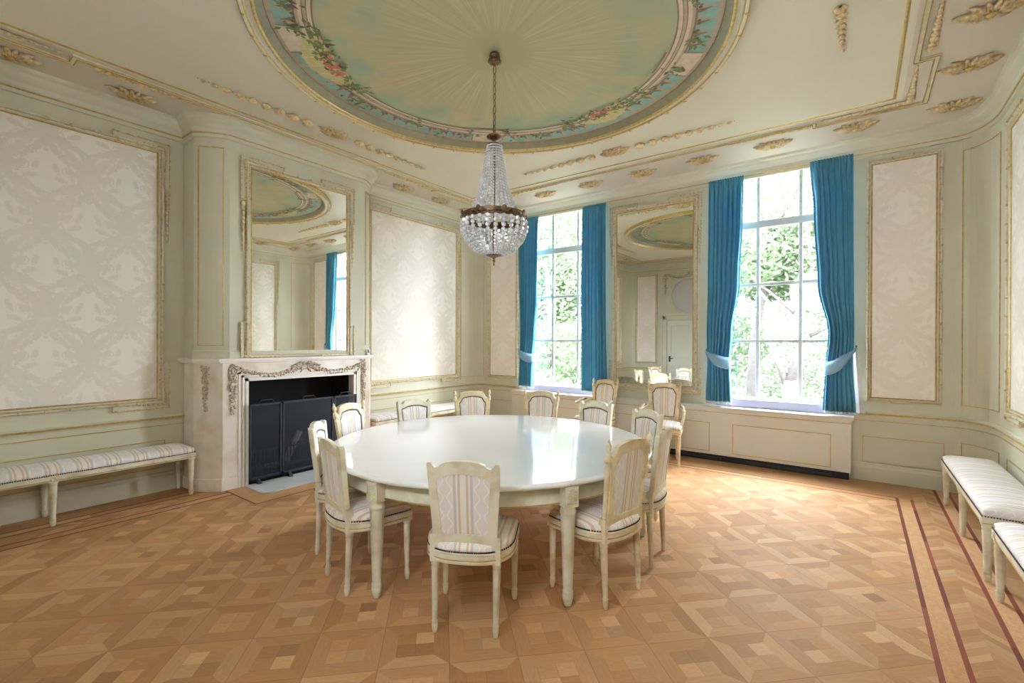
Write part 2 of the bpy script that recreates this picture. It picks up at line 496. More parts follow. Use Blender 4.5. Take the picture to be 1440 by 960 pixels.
FY0, FY1 = 2.21, 2 * YC - 2.21
near_side = concave((-5.60, BY0), (XB, FY0), (-5.46, 2.04))          # from wall towards the front
far_side = [(x, 2 * YC - y + .03) for x, y in near_side][::-1]
FY1 = far_side[0][1]
# path runs right wall -> window wall -> left wall -> back wall
p_breast = [(XL, BY1)] + far_side[::-1] + near_side[::-1] + [(XL, BY0)]
p_left_far = [(XL, YW - CB), (XL, BY1)]
p_left_near = [(XL, BY0), (XL, YB + CB)]
room = corner_wr + corner_wl + p_breast + corner_bl + corner_br

def wall(name, path, z0=0.0, z1=ZC):
    mb = MB(); sweep(mb, path, closeprof([(0, z0), (0, z1), (-.15, z1), (-.15, z0)]))
    return struct(mb.build(name, M['wall']))
wall('wall_right', [(XR, YB + CB), (XR, YW - CB)])
wall('wall_corner_right', corner_wr)
wall('wall_corner_left', corner_wl)
wall('wall_left', [(XL, YW - CB), (XL, YB + CB)])
wall('wall_corner_back', corner_bl)
wall('wall_corner_door', corner_br)
mb = MB(WK)                                      # back wall, cut for an added unseen opening that lets in fill light
OX, OZ, OA, OB = -.92, 2.93, .60, .52
u0, u1 = XL + CA, XR - CA
n_ = 64
inn = [(OX + OA * math.cos(2 * PI * k / n_), OZ + OB * math.sin(2 * PI * k / n_)) for k in range(n_)]
def sqpt(a):
    c, s_ = math.cos(a), math.sin(a); k = min(.9 / abs(c) if abs(c) > 1e-9 else 9, .9 / abs(s_) if abs(s_) > 1e-9 else 9); return (OX + c * k, OZ + s_ * k)
sq = [sqpt(2 * PI * k / n_) for k in range(n_)]
for w in (0, -.15): mb.add([p + (w,) for p in inn] + [p + (w,) for p in sq], [(k, (k + 1) % n_, n_ + (k + 1) % n_, n_ + k) for k in range(n_)])
mb.add([p + (0,) for p in inn] + [p + (-.15,) for p in inn], [(k, (k + 1) % n_, n_ + (k + 1) % n_, n_ + k) for k in range(n_)])
for a, b, c, d in ((u0, 0, OX - .9, ZC), (OX + .9, 0, u1, ZC), (OX - .9, 0, OX + .9, OZ - .9), (OX - .9, OZ + .9, OX + .9, ZC)): mb.box(a, b, -.15, c, d, 0)
struct(mb.build('wall_back', M['wall']))
wall('wall_fireplace', p_breast, 1.36)
# window wall with two openings
WO = .72                                        # half width of an opening
mb = MB(WW)
def wbox(u0, v0, u1, v1, w0=-.3, w1=0.0): mb.box(u0, v0, w0, u1, v1, w1)
for a, b in ((XL + CA, W1 - WO), (W1 + WO, W2 - WO), (W2 + WO, XR - CA)): wbox(a, 0, b, ZC)
for c in (W1, W2): wbox(c - WO, 0, c + WO, .80); wbox(c - WO, 3.80, c + WO, ZC)
struct(mb.build('wall_window', M['wall']))

# ------------------------------------------------------------------ ceiling with the round opening
def rectpt(a, hx, hy):
    c, s_ = math.cos(a), math.sin(a)
    k = min(hx / abs(c) if abs(c) > 1e-9 else 1e9, hy / abs(s_) if abs(s_) > 1e-9 else 1e9)
    return (XC + c * k, YC + s_ * k)
FX, FYh = 2.74, 2.80
angs = sorted(set([2 * PI * i / 96 for i in range(96)] + [math.atan2(sy * h[1], sx * h[0]) % (2 * PI) for sx in (1, -1) for sy in (1, -1) for h in ((FX, FYh), (3.62, 3.82))]))
mb = MB(); n = len(angs)
rows = [[(XC + 1.76 * math.cos(a), YC + 1.76 * math.sin(a), ZC) for a in angs], [rectpt(a, FX, FYh) + (ZC,) for a in angs], [rectpt(a, 3.62, 3.82) + (ZC,) for a in angs]]
for k in range(2):
    mb.cur = k
    A, B = rows[k], rows[k + 1]
    mb.add(A + B, [(i, (i + 1) % n, n + (i + 1) % n, n + i) for i in range(n)])
    A2, B2 = [(x, y, ZC + .2) for x, y, z in A], [(x, y, ZC + .2) for x, y, z in B]
    mb.add(A2 + B2, [(i, (i + 1) % n, n + (i + 1) % n, n + i) for i in range(n)])
mb.cur = 0
A = rows[0]; A2 = [(x, y, ZC + .2) for x, y, z in A]
mb.add(A + A2, [(i, (i + 1) % n, n + (i + 1) % n, n + i) for i in range(n)])
struct(mb.build('ceiling', [M['ceiling'], M['ceiling_band']]))

# painted sky set into the round opening, with its painted balustrade
DZ = ZC + .035
dome = MB(Matrix.Translation((0, 0, 0)))
dome.cur = 0
seg = 128
ringr = [0.0001, .3, .6, .9, 1.2, 1.5, 1.8]
dome.add([(r * math.cos(2 * PI * k / seg), r * math.sin(2 * PI * k / seg), .012 * (1 - (r / 1.8) ** 2)) for r in ringr for k in range(seg)],
         [(i * seg + k, i * seg + (k + 1) % seg, (i + 1) * seg + (k + 1) % seg, (i + 1) * seg + k) for i in range(len(ringr) - 1) for k in range(seg)], True)
def flat_poly(pts, mi, z):
    dome.cur = mi; dome.add([(x, y, z) for x, y in pts], [tuple(range(len(pts)))])
def pol(r, deg): return (r * math.cos(math.radians(deg)), r * math.sin(math.radians(deg)))
def ringband(r0, r1, a0, a1, mi, z, step=2.5):
    k = max(1, int(abs(a1 - a0) / step))
    A = [a0 + (a1 - a0) * i / k for i in range(k + 1)]
    dome.cur = mi
    dome.add([pol(r0, a) + (z,) for a in A] + [pol(r1, a) + (z,) for a in A], [(i, i + 1, k + 1 + i + 1, k + 1 + i) for i in range(k)])
PA, PS, PSL, PSD, PU, PL, PR, PD, PT = range(1, 10)
ringband(1.42, 1.72, 0, 360, PA, -.001)
for r0, r1, mi in ((1.405, 1.417, PSD), (1.417, 1.445, PSL), (1.445, 1.452, PSD), (1.452, 1.472, PS), (1.472, 1.480, PSD), (1.480, 1.508, PSL), (1.508, 1.53, PS), (1.53, 1.545, PSD), (1.682, 1.730, PS), (1.722, 1.735, PSD)):
    ringband(r0, r1, 0, 360, mi, -.002)
peds = (41, 133, 223, 313)
for i in range(72):
    a = i * 5.0 + 1.0
    if any(abs((a - p + 180) % 360 - 180) < 6.5 for p in peds): continue
    prof = [(1.545, 1.55), (1.565, 1.75), (1.59, 1.2), (1.61, .72), (1.64, .42), (1.668, .36), (1.682, .5)]
    flat_poly([pol(r, a - w) for r, w in prof] + [pol(r, a + w) for r, w in prof[::-1]], PS, -.003)
    flat_poly([pol(r, a + .15) for r, w in prof[:5]] + [pol(r, a + w) for r, w in prof[:5][::-1]], PSD, -.0036)
    for q in range(3):
        c = pol(1.552 + R_.uniform(-.012, .02), a + R_.uniform(-2.2, 2.2)); rr = R_.uniform(.010, .018)
        flat_poly([(c[0] + rr * math.cos(t), c[1] + rr * math.sin(t)) for t in [PI * k / 4 for k in range(8)]], PU if q else PSD, -.004 - .0002 * q)
for p in peds:
    ringband(1.53, 1.69, p - 5.6, p + 5.6, PSL, -.004); ringband(1.53, 1.69, p - 5.9, p - 5.5, PSD, -.0045); ringband(1.53, 1.69, p + 5.5, p + 5.9, PSD, -.0045)
    ringband(1.39, 1.405, p - 6.5, p + 6.5, PS, -.004); ringband(1.375, 1.39, p - 6.2, p + 6.2, PSD, -.004)
def leaf(c, ang, L, mi, z):
    d = (math.cos(ang), math.sin(ang)); q = (-d[1], d[0])
    flat_poly([c, (c[0] + d[0] * L * .4 + q[0] * L * .24, c[1] + d[1] * L * .4 + q[1] * L * .24), (c[0] + d[0] * L, c[1] + d[1] * L), (c[0] + d[0] * L * .45 - q[0] * L * .2, c[1] + d[1] * L * .45 - q[1] * L * .2)], mi, z)
def spray(deg, r, nl, spread_a, spread_r, z=-.006):
    for _ in range(nl):
        leaf(pol(r + R_.gauss(0, spread_r), deg + R_.gauss(0, spread_a)), R_.uniform(0, 2 * PI), R_.uniform(.045, .085), PL if R_.random() < .75 else PU, z - R_.uniform(0, .002))
def rose(c, rr):
    for k in range(9):
        a = R_.uniform(0, 2 * PI); d = rr * .6 * R_.random() ** .5; q = (c[0] + d * math.cos(a), c[1] + d * math.sin(a)); w = rr * R_.uniform(.35, .6)
        flat_poly([(q[0] + w * math.cos(t), q[1] + w * .8 * math.sin(t)) for t in [PI * k2 / 4 for k2 in range(8)]], PR if k % 3 else PSL, -.010 - k * .0003)
for D, wdt in ((211, 13), (80, 10), (326, 9)):
    A = [D - wdt + 2 * wdt * i / 14 for i in range(15)]
    flat_poly([pol(1.37 + .02 * math.sin(i * 1.1), a) for i, a in enumerate(A)] + [pol(1.53 + .11 * math.sin(PI * i / 14) + .012 * math.sin(i * 2.3), a) for i, a in list(enumerate(A))[::-1]], PD, -.005)
    for q in range(5):
        a = D - wdt + (q + .7) * 2 * wdt / 6
        flat_poly([pol(1.43, a), pol(1.62, a + .6), pol(1.60, a + 1.0), pol(1.44, a + .5)], PSL, -.0055)
    spray(D, 1.43, 90, wdt * .5, .035); spray(D - wdt - 2, 1.45, 22, 2.2, .05); spray(D + wdt + 3, 1.46, 26, 2.5, .05)
    for q in range(9): rose(pol(1.42 + R_.uniform(-.04, .05), D + R_.uniform(-wdt * .5, wdt * .5)), R_.uniform(.030, .048))
for D in (228, 238, 196, 188, 66, 58, 44, 30, 97, 110, 124, 140, 152, 165, 10, -8, 300, 345): spray(D, 1.52 + R_.uniform(-.08, .06), 16, 1.5, .05)
do = dome.build('ceiling_painting', [M['sky_paint'], M['p_aqua'], M['p_stone'], M['p_stone_light'], M['p_stone_dark'], M['p_umber'], M['p_leaf'], M['p_rose'], M['p_drape'], M['p_teal']])
do.location = (XC, YC, DZ); struct(do)

# moulded ring round the painting
def ring_lathe(mb, prof, c, seg=128):
    vs = [(c[0] + r * math.cos(2 * PI * k / seg), c[1] + r * math.sin(2 * PI * k / seg), z) for r, z in prof for k in range(seg)]
    m = len(prof)
    mb.add(vs, [(i * seg + k, i * seg + (k + 1) % seg, (i + 1) * seg + (k + 1) % seg, (i + 1) * seg + k) for i in range(m - 1) for k in range(seg)], True)
mb = MB(); c = (XC, YC)
mb.cur = 0; ring_lathe(mb, [(1.725, DZ), (1.735, ZC + .02), (1.75, ZC - .005), (1.772, ZC - .028)], c)
mb.cur = 3; ring_lathe(mb, [(1.772, ZC - .028), (1.776, ZC - .042), (1.786, ZC - .046), (1.794, ZC - .038)], c)
mb.cur = 2; ring_lathe(mb, [(1.794, ZC - .038), (1.80, ZC - .024), (1.835, ZC - .022), (1.838, ZC - .034)], c)
mb.cur = 1; ring_lathe(mb, [(1.845, ZC - .048), (1.858, ZC - .052), (1.866, ZC - .050)], c)
mb.cur = 3; ring_lathe(mb, [(1.838, ZC - .034), (1.841, ZC - .044), (1.845, ZC - .048)], c); ring_lathe(mb, [(1.866, ZC - .050), (1.874, ZC - .044), (1.880, ZC - .03), (1.884, ZC)], c)
mb.cur = 3
for k in range(48):
    a = 2 * PI * (k + .3) / 48; q = (XC + 1.86 * math.cos(a), YC + 1.86 * math.sin(a), ZC - .045)
    mb.tube([(q[0] - .010 * math.sin(a), q[1] + .010 * math.cos(a), q[2] + .004), (q[0] + .010 * math.sin(a), q[1] - .010 * math.cos(a), q[2] + .004)], .0165, 8)
for k in range(150):
    a = 2 * PI * k / 150
    mb.ball((XC + 1.785 * math.cos(a), YC + 1.785 * math.sin(a), ZC - .043), .008, 5, 4)
struct(mb.build('trim_1', [M['p_teal'], M['gold_cream'], M['ceiling'], M['gold']]))

# cornice, picture line, chair rail and skirting all round
mb = MB()
mb.cur = 0
sweep(mb, room, [(0, 3.70), (.02, 3.705), (.022, 3.745), (.03, 3.76), (.034, 3.80), (.06, 3.825), (.075, 3.845), (.082, 3.87), (.105, 3.885), (.11, ZC)], True)
mb.cur = 1
sweep(mb, room, [(.012, 3.735), (.03, 3.738), (.032, 3.748), (.014, 3.752)], True)
struct(mb.build('trim_2', [M['cornice'], M['gold']]))
mb = MB()
for pth in (corner_wr, [(XR, YB + CB), (XR, YW - CB)], [(XR - CA, YW), (-.05, YW)], [(-4.88, YW), (XL + CA, YW)], corner_wl, p_left_far, p_left_near, corner_bl + [(-4.9, YB)], [(-2.9, YB)] + corner_br):
    mb.cur = 0; sweep(mb, pth, [(0, .735), (.012, .738), (.016, .748), (.03, .752), (.034, .765), (.028, .778), (.01, .782), (0, .79)])
    mb.cur = 1; sweep(mb, pth, [(.026, .753), (.036, .756), (.037, .766), (.03, .774)])
    sweep(mb, pth, [(0, .682), (.006, .682), (.006, .69), (0, .69)])
    mb.cur = 2; sweep(mb, pth, [(0, 0), (.022, 0), (.022, .15), (.014, .17), (.012, .19), (0, .2)])
struct(mb.build('baseboard_1', [M['cornice'], M['gold'], M['wall']]))

# thin gilt panel lines on walls
LINE = [(0, .0), (.0, .007), (.008, .007), (.008, 0)]
mb = MB()
def line_rect(T, u0, v0, u1, v1): mb.T = T; mb.rect(u0, v0, u1, v1, LINE)
for a, b in ((-.05, 1.78), (4.36, 6.1)): line_rect(WL, a, .25, b, .525)
line_rect(WW, .05, .215, .735, .50)
line_rect(WW, -5.55, .215, -4.95, .50)
for a, b in ((4.3, 6.05), (2.3, 4.1), (.1, 2.1)): line_rect(WR, a, .25, b, .525)
mb.T = Matrix()
def arc_rect(path, i0, i1, z0, z1):
    sub = path[i0:i1 + 1]
    for z in (z0, z1): sweep(mb, sub, [(0, z), (.007, z), (.007, z + .008), (0, z + .008)])
    for p, q in ((sub[0], sub[1]), (sub[-1], sub[-2])):
        d = Vector((q[0] - p[0], q[1] - p[1])).normalized() * .008
        e = (p[0] + d.x, p[1] + d.y)
        pth = [p, e] if p == sub[0] else [e, p]
        sweep(mb, pth, closeprof([(0, z0), (.007, z0), (.007, z1), (0, z1)]))
for pth in (corner_wr, corner_wl):
    arc_rect(pth, 1, 7, .92, 3.58); arc_rect(pth, 1, 7, .25, .525)
arc_rect(near_side[::-1], 1, 6, 1.52, 3.60)
arc_rect(far_side[::-1], 1, 6, 1.52, 3.60)
struct(mb.build('trim_3', M['gold']))
mb = MB()                                        # small plinth of the chimney breast above the mantel shelf
sweep(mb, p_breast[1:-1], [(0, 1.385), (.02, 1.385), (.02, 1.45), (.01, 1.465), (0, 1.47)])
struct(mb.build('trim_4', M['wall']))

# stepped ceiling frame
mb = MB()
def ceil_path(ox, oy, ex, ey, L):
    """one closed path of the frame, counter-clockwise, stepped out at its four corners"""
    q = []
    for sx, sy in ((1, 1), (-1, 1), (-1, -1), (1, -1)):
        a = [(sx * ox, sy * (ey - L)), (sx * ex, sy * (ey - L)), (sx * ex, sy * ey), (sx * (ex - L), sy * ey), (sx * (ex - L), sy * oy)]
        q += a if sx * sy > 0 else a[::-1]
    return [(XC + x, YC + y) for x, y in q]
def ceil_roll(path, r, sq=.8):
    prof = [(r * math.cos(t), ZC - r * sq * math.sin(t)) for t in [PI * k / 6 for k in range(7)]]
    sweep(mb, path, prof, True)
out = ceil_path(2.79, 2.87, 2.92, 2.97, .90)
inn = [(XC + x, YC + y) for x, y in ((2.68, 2.74), (-2.68, 2.74), (-2.68, -2.74), (2.68, -2.74))]
mb.cur = 0; ceil_roll(out, .022); mb.cur = 2; ceil_roll(inn, .012)
for dd in (.017, -.017): sweep(mb, out, [(dd - .004, ZC - .014), (dd, ZC - .022), (dd + .004, ZC - .014)], True)
def husk(mb, c, L, w, ang, up=(0, 0, -1), seg=6):
    """a small bell-flower: overlapping pod pointing along ang (radians) in the x-y plane of mb's frame"""
    d = (math.cos(ang), math.sin(ang)); q = (-d[1], d[0])
    pts = []
    for k, (t, r) in enumerate(((-.5, .25), (-.25, .85), (.05, 1.0), (.3, .7), (.5, .15))):
        ring = []
        for j in range(seg):
            a = PI * 2 * j / seg
            ring.append((c[0] + d[0] * L * t + q[0] * w * r * math.cos(a), c[1] + d[1] * L * t + q[1] * w * r * math.cos(a), c[2] + w * r * .6 * math.sin(a)))
        pts.append(ring)
    vs = [p for r in pts for p in r]
    mb.add(vs, [(i * seg + k, i * seg + (k + 1) % seg, (i + 1) * seg + (k + 1) % seg, (i + 1) * seg + k) for i in range(4) for k in range(seg)], True)
mb.cur = 1                                        # bell-flowers lying in the stepped corners of the ceiling frame
for sx in (1, -1):
    for sy in (1, -1):
        for k in range(11):
            w = .040 * (1 - k / 13)
            husk(mb, (XC + sx * 2.80, YC + sy * (2.84 - .075 * k), ZC - .012), .09, w, PI / 2 * -sy)
            husk(mb, (XC + sx * 2.865, YC + sy * (1.90 - .075 * k), ZC - .012), .085, w, -PI / 2 * sy)
            husk(mb, (XC + sx * (2.78 - .075 * k), YC + sy * 2.865, ZC - .012), .09, w, PI if sx > 0 else 0)
            husk(mb, (XC + sx * (1.95 - .075 * k), YC + sy * 2.925, ZC - .012), .085, w, PI if sx > 0 else 0)
struct(mb.build('trim_5', [M['gold_cream'], M['gilt_dull'], M['gold']]))

# ------------------------------------------------------------------ gilded rosettes on the ceiling band
def leaf_blade(mb, c, ang, L, w, rise):
    """a lobed acanthus blade lying under the ceiling; local z points down into the room"""
    d = Vector((math.cos(ang), math.sin(ang), 0)); q = Vector((-d.y, d.x, 0)); c = Vector(c)
    st = ((0, .25, .012), (.22, .9, .030), (.34, .62, .034), (.5, 1.0, .036), (.62, .6, .032), (.78, .62, .024), (1.0, .04, .006))
    P = []
    for t, r, h in st:
        b = c + d * (L * t)
        P.append([tuple(b - q * (w * r) + Vector((0, 0, .002))), tuple(b - q * (w * r * .5) + Vector((0, 0, h * rise * .8))), tuple(b + Vector((0, 0, h * rise * .45))), tuple(b + q * (w * r * .5) + Vector((0, 0, h * rise * .8))), tuple(b + q * (w * r) + Vector((0, 0, .002)))])
    mb.smooth = True; mb.grid(P); mb.smooth = False
DOWN = Matrix.Diagonal((1, 1, -1, 1))
def rosette_mesh(k=1.0):
    mb = MB(DOWN)
    for a, L, w in ((0, .205, .036), (PI, .205, .036), (.62, .155, .028), (PI - .62, .155, .028), (-.62, .155, .028), (PI + .62, .155, .028), (1.22, .10, .024), (-1.22, .10, .024), (PI - 1.22, .10, .024), (PI + 1.22, .10, .024)):
        leaf_blade(mb, (0, 0, 0), a, L * k, w * k, 1.9 * k)
    return mb
def make_rosette():
    root = empty('ceiling_rosette', (0, 0, ZC))
    rosette_mesh().build('acanthus_leaf', M['gilt_dull'], root, solid=.004)
    mb = MB(DOWN); mb.ball((0, 0, .045), (.030, .030, .022), 10, 6)
    for k in range(6): mb.ball((.034 * math.cos(k * PI / 3), .034 * math.sin(k * PI / 3), .036), .013, 6, 4)
    mb.build('flower_boss', M['gold'], root)
    return root
ros = make_rosette()
spots = []
ordn = ['first', 'second', 'third', 'fourth', 'fifth', 'sixth', 'seventh', 'eighth', 'ninth', 'tenth']
win_x = [.745, -.03, -.82, -1.61, -2.40, -3.19, -3.98, -4.78, -5.55]
for i, x in enumerate(win_x):
    lab = ['gilded acanthus rosette in the ceiling corner above the curved panel and bench wall', 'gilded rosette on the ceiling band above the curtain beside the narrow damask panel', 'gilded rosette on the ceiling band above the window with the forked tree', 'gilded rosette on ceiling band above the corner of the pier mirror by that window', 'gilded rosette on the ceiling band above the middle of the tall pier mirror', 'gilded rosette on ceiling band over the straight-hanging curtain beside the mirror', 'gilded rosette on the ceiling band above the window half behind the chandelier', 'gilded rosette on ceiling band behind the lower part of the chandelier', 'gilded rosette in the ceiling corner behind the chandelier'][i]
    spots.append((x, YC + 3.2, 0 if 0 < i < 8 else (PI / 4 if i else 0), lab))
for i, y in enumerate((5.40, 4.60, 3.8)):
    spots.append((XC + 3.15, y, 0, ['gilded rosette on the ceiling band above the first bench, next from the corner', 'gilded rosette at the picture edge above the benches, second from the corner', 'gilded rosette on the bench-side ceiling band, third from the corner'][i]))
for i, y in enumerate((5.52, 4.72)):
    spots.append((XC - 3.15, y, PI / 2, ['gilded rosette over the pale damask panel, on the far end of the fireplace wall', 'gilded rosette above the corner of the chimney breast and pale damask panel'][i]))
for i, y in enumerate((1.43, .63, -.2)):
    spots.append((XC - 3.15, y, PI / 2, ['gilded rosette over the large damask panel, next before the chimney breast', 'gilded rosette over the large damask panel, cut by the picture edge', 'gilded rosette over the large damask panel, outside the view'][i]))
for i, (x, y, rz, lab) in enumerate(spots):
    if 'outside' in lab: continue
    o = ros if i == 0 else copy_tree(ros)
    o.location = (x, y, ZC); o.rotation_euler = (0, 0, rz)
    tag(o, lab, 'ceiling rosette', 'gilded rosettes round the ceiling')

# garlands of bell-flowers hanging out from a rosette along each side of the ceiling
def make_festoon(loc, rz, label):
    root = empty('ceiling_garland', loc, rz, label, 'ceiling ornament', 'bell-flower garlands on the ceiling')
    rosette_mesh(.95).build('acanthus_leaf', M['gilt_dull'], root, solid=.004)
    mb = MB(DOWN); mb.ball((0, 0, .04), (.04, .04, .026), 10, 6); mb.build('flower_boss', M['gold'], root)
    for s_ in (1, -1):
        d = .26
        for k in range(9):
            t = k / 9; L = .128 * (1 - .62 * t); w = .062 * (1 - .72 * t)
            mb = MB(DOWN); husk(mb, (s_ * (d + L / 2), 0, .02), L, w, 0 if s_ > 0 else PI, seg=8)
            mb.ball((s_ * (d + L + .015), 0, .010), .0075, 5, 4)
            mb.build('husk', M['gilt_dull'], root)
            d += L + .030
    return root
make_festoon((XC - 2.32, YC, ZC), PI / 2, 'garland of gilded bell-flowers on the ceiling in front of the fireplace')
make_festoon((XC, YC + 2.31, ZC), 0, 'garland of gilded bell-flowers on the ceiling before the windows and pier mirror')
g3 = empty('ceiling_garland', (XC + 2.30, YC + 1.36, ZC), PI / 2, 'tail of a gilded bell-flower garland at the top picture edge above the benches', 'ceiling ornament', 'bell-flower garlands on the ceiling')
for k in range(9):
    L = .068 * (1 - .05 * k); w = .046 * (1 - .085 * k)
    mb = MB(DOWN); husk(mb, (-.42 + .072 * k, 0, .02), L, w, 0, seg=8); mb.build('husk', M['gilt_dull'], g3)

# ------------------------------------------------------------------ framed damask panels and mirrors
def framed(name, T, u0, v0, u1, v1, label, cat, fill, fill_name, ears=True, side=.55, group=None, fr='gold_cream', wide=.8, floor_v=None):
    c = T @ Vector(((u0 + u1) / 2, v0, 0))
    root = empty(name, tuple(c), 0, label, cat, group)
    L = Matrix.Translation(-c) @ T
    mb = MB(L); mb.box(u0 - .02, v0 - .02, .004, u1 + .02, v1 + .02, .012)
    # texture space of the cloth: across = x, up = z, so give it its own frame
    f = MB(Matrix.Identity(4)); f.box(-(u1 - u0) / 2 - .02, -.012, -.012, (u1 - u0) / 2 + .02, -.004, v1 - v0 + .02)
    fo = f.build(fill_name, fill, root)
    n = Vector((T[0][2], T[1][2], 0)); ang = math.atan2(n.y, n.x) + PI / 2
    fo.rotation_euler = (0, 0, ang)
    k = wide
    mb = MB(L)
    mb.cur = 2; mb.rect(u0, v0, u1, v1, [(-.004, .008), (-.004, .018), (.004, .023), (.010, .016)])
    mb.cur = 0; mb.rect(u0, v0, u1, v1, [(.010, .016), (.014, .022), (.026 * k, .026), (.036 * k, .020)])
    mb.cur = 1; mb.rect(u0, v0, u1, v1, [(.036 * k, .020), (.040 * k, .014), (.045 * k, .020)])
    mb.cur = 0; mb.rect(u0, v0, u1, v1, [(.045 * k, .020), (.048 * k, .036), (.058 * k, .042), (.068 * k, .036)])
    mb.cur = 1; mb.rect(u0, v0, u1, v1, [(.068 * k, .036), (.072 * k, .022), (.075 * k, .0)])
    def lift(m):
        if floor_v is not None:
            for p in m.v: p.z = max(p.z, floor_v - v0)
    # beads along the inner slip and ribbon ties on the outer roll
    o = .058 * k
    mb.cur = 1
    for a, b, hor in ((u0, u1, True), (v0, v1, False)):
        m = int((b - a) / .16)
        for i in range(1, m):
            t = a + (b - a) * i / m
            for s_ in (0, 1):
                if hor: q = (t, (v1 + o) if s_ else (v0 - o), .04); e = (.014, 0)
                else: q = ((u1 + o) if s_ else (u0 - o), t, .04); e = (0, .014)
                mb.tube([(q[0] - e[0], q[1] - e[1], q[2] - .006), (q[0] + e[0], q[1] + e[1], q[2] - .006)], .012, 6)
    lift(mb); mb.build('frame_moulding', [M[fr], M['gilt_dull'], M['gold']], root)
    if ears:
        EL, ew = min(.36, (u1 - u0) * .3), .108
        for su, sv in ((1, 1), (-1, 1), (-1, -1), (1, -1)):
            U = u1 if su > 0 else u0; V = v1 if sv > 0 else v0
            mb = MB(L); mb.cur = 2
            q = lambda a, b, w: (U + su * a, V + sv * b, w)
            def bar(a0, b0, a1, b1, w):
                x0, x1 = sorted((U + su * a0, U + su * a1)); y0, y1 = sorted((V + sv * b0, V + sv * b1)); mb.box(x0, y0, .0, x1, y1, w)
            bar(.02, -EL, ew, ew, .018); bar(-EL, .02, .02, ew, .018)
            r = .009; mb.cur = 1
            for pts in ([q(.055, -EL, .024), q(ew, -EL, .024), q(ew, ew, .024), q(-EL, ew, .024), q(-EL, .055, .024)],):
                mb.tube(pts, r, 6, smooth=False)
            mb.tube([q(.024, -EL, .022), q(.024, .024, .022), q(-EL, .024, .022)], .009, 6, smooth=False)
            mb.cur = 1
            mb.ball(q(.056, .056, .026), (.028, .028, .018), 8, 5)
            for i in range(7):
                w = .024 * (1 - i / 10)
                husk(mb, q(.06, .02 - .042 * i, .022), .05, w, -PI / 2 * sv)
                husk(mb, q(.02 - .042 * i, .06, .022), .05, w, PI if su > 0 else 0)
            lift(mb); mb.build('corner_trim', [M[fr], M['gilt_dull'], M['wall']], root)
            if sv > 0 and side:
                mb = MB(L)
                nn = int(side / .05)
                for i in range(nn):
                    w = .026 * (1 - i / (nn + 4))
                    husk(mb, (U + su * .088, V - EL - .05 - .05 * i, .02), .06, w, -PI / 2)
                mb.build('husk_trim', M['gilt_dull'], root)
    return root
framed('damask_panel', WL, .06, .98, 1.712, 3.515, 'large cream damask wall panel above the long bench, before the fireplace', 'wall panel', M['damask'], 'damask_cloth', group='damask wall panels')
framed('damask_panel', WL, 4.36, .98, 6.19, 3.53, 'pale damask wall panel between the chimney breast and the far corner', 'wall panel', M['damask'], 'damask_cloth', group='damask wall panels')
framed('damask_panel', WR, 4.15, 1.0, 5.90, 3.46, 'damask panel on the bench wall, cut by the picture edge', 'wall panel', M['damask'], 'damask_cloth', group='damask wall panels')
framed('damask_panel', WW, .122, .955, .668, 3.60, 'narrow rosy damask panel between the teal curtain and the curved corner', 'wall panel', M['damask_pink'], 'damask_cloth', ears=False, group='damask wall panels', wide=.7)
framed('damask_panel', WW, -5.49, .955, -4.90, 3.60, 'narrow damask panel beside the window behind the chandelier', 'wall panel', M['damask_pink'], 'damask_cloth', ears=False, group='damask wall panels', wide=.7)
framed('damask_panel', WK, -5.58, .955, -5.0, 3.60, 'narrow damask panel beside the door, seen in the pier mirror', 'wall panel', M['damask_pink'], 'damask_cloth', ears=False, group='damask wall panels', wide=.7)
framed('pier_mirror', WW, -2.99, .955, -1.855, 3.535, 'tall gilt-framed pier mirror between the two windows', 'mirror', M['mirror'], 'mirror_glass', side=.5)
framed('overmantel_mirror', WB, 2.425, 1.42, 3.61, 3.465, 'gilt-framed mirror standing on the mantelpiece', 'mirror', M['mirror'], 'mirror_glass', side=.55, floor_v=1.387)

# ------------------------------------------------------------------ mantelpiece
XM = -5.348
mant = empty('mantelpiece', (XM, YC, 0), 0, 'cream marble mantelpiece with carved swags round the dark hearth', 'fireplace')
LM = Matrix.Translation((-XM, -YC, 0))
my0 = 2.135; my1 = 2 * YC - my0 + .03
def mirY(p): return [(x, 2 * YC - y + .03) for x, y in p][::-1]
ns = concave((-5.60, 1.955), (XM, my0), (-5.47, 2.00))
OY0, OY1 = 2.372, 2 * YC + .03 - 2.372
for k, nm in ((0, 'jamb'), (1, 'jamb')):
    poly = [(XL + .002, 1.955)] + ns + [(XM, OY0 - .0), (XL + .002, OY0)]
    base = [(XL + .002, 1.940)] + [(x + .012, y - .012) for x, y in ns] + [(XM + .015, OY0 - .09), (XL + .002, OY0 - .09)]
    if k: poly = mirY(poly); base = mirY(base)
    mb = MB(LM); mb.prism(poly, 0.0, 1.335); mb.prism(base, 0, .13)
    mb.build(nm, M['marble'], mant, bev=.004)
mb = MB(LM); mb.box(-5.70, OY0, 1.15, XM, OY1, 1.335); mb.build('frieze', M['marble'], mant)
sh = [(XL + .002, 1.90)] + [(x + .03, y - .045) for x, y in concave((-5.61, 1.945), (XM, my0), (-5.47, 2.0))][1:]
mb = MB(LM); mb.prism(sh + mirY(sh), 1.352, 1.385); mb.prism([(x - .012 if x > -5.8 else x, y + .015) for x, y in sh] + mirY([(x - .012 if x > -5.8 else x, y + .015) for x, y in sh]), 1.335, 1.352)
mb.build('mantel_shelf', M['marble_pale'], mant, bev=.005)
mb = MB(LM)
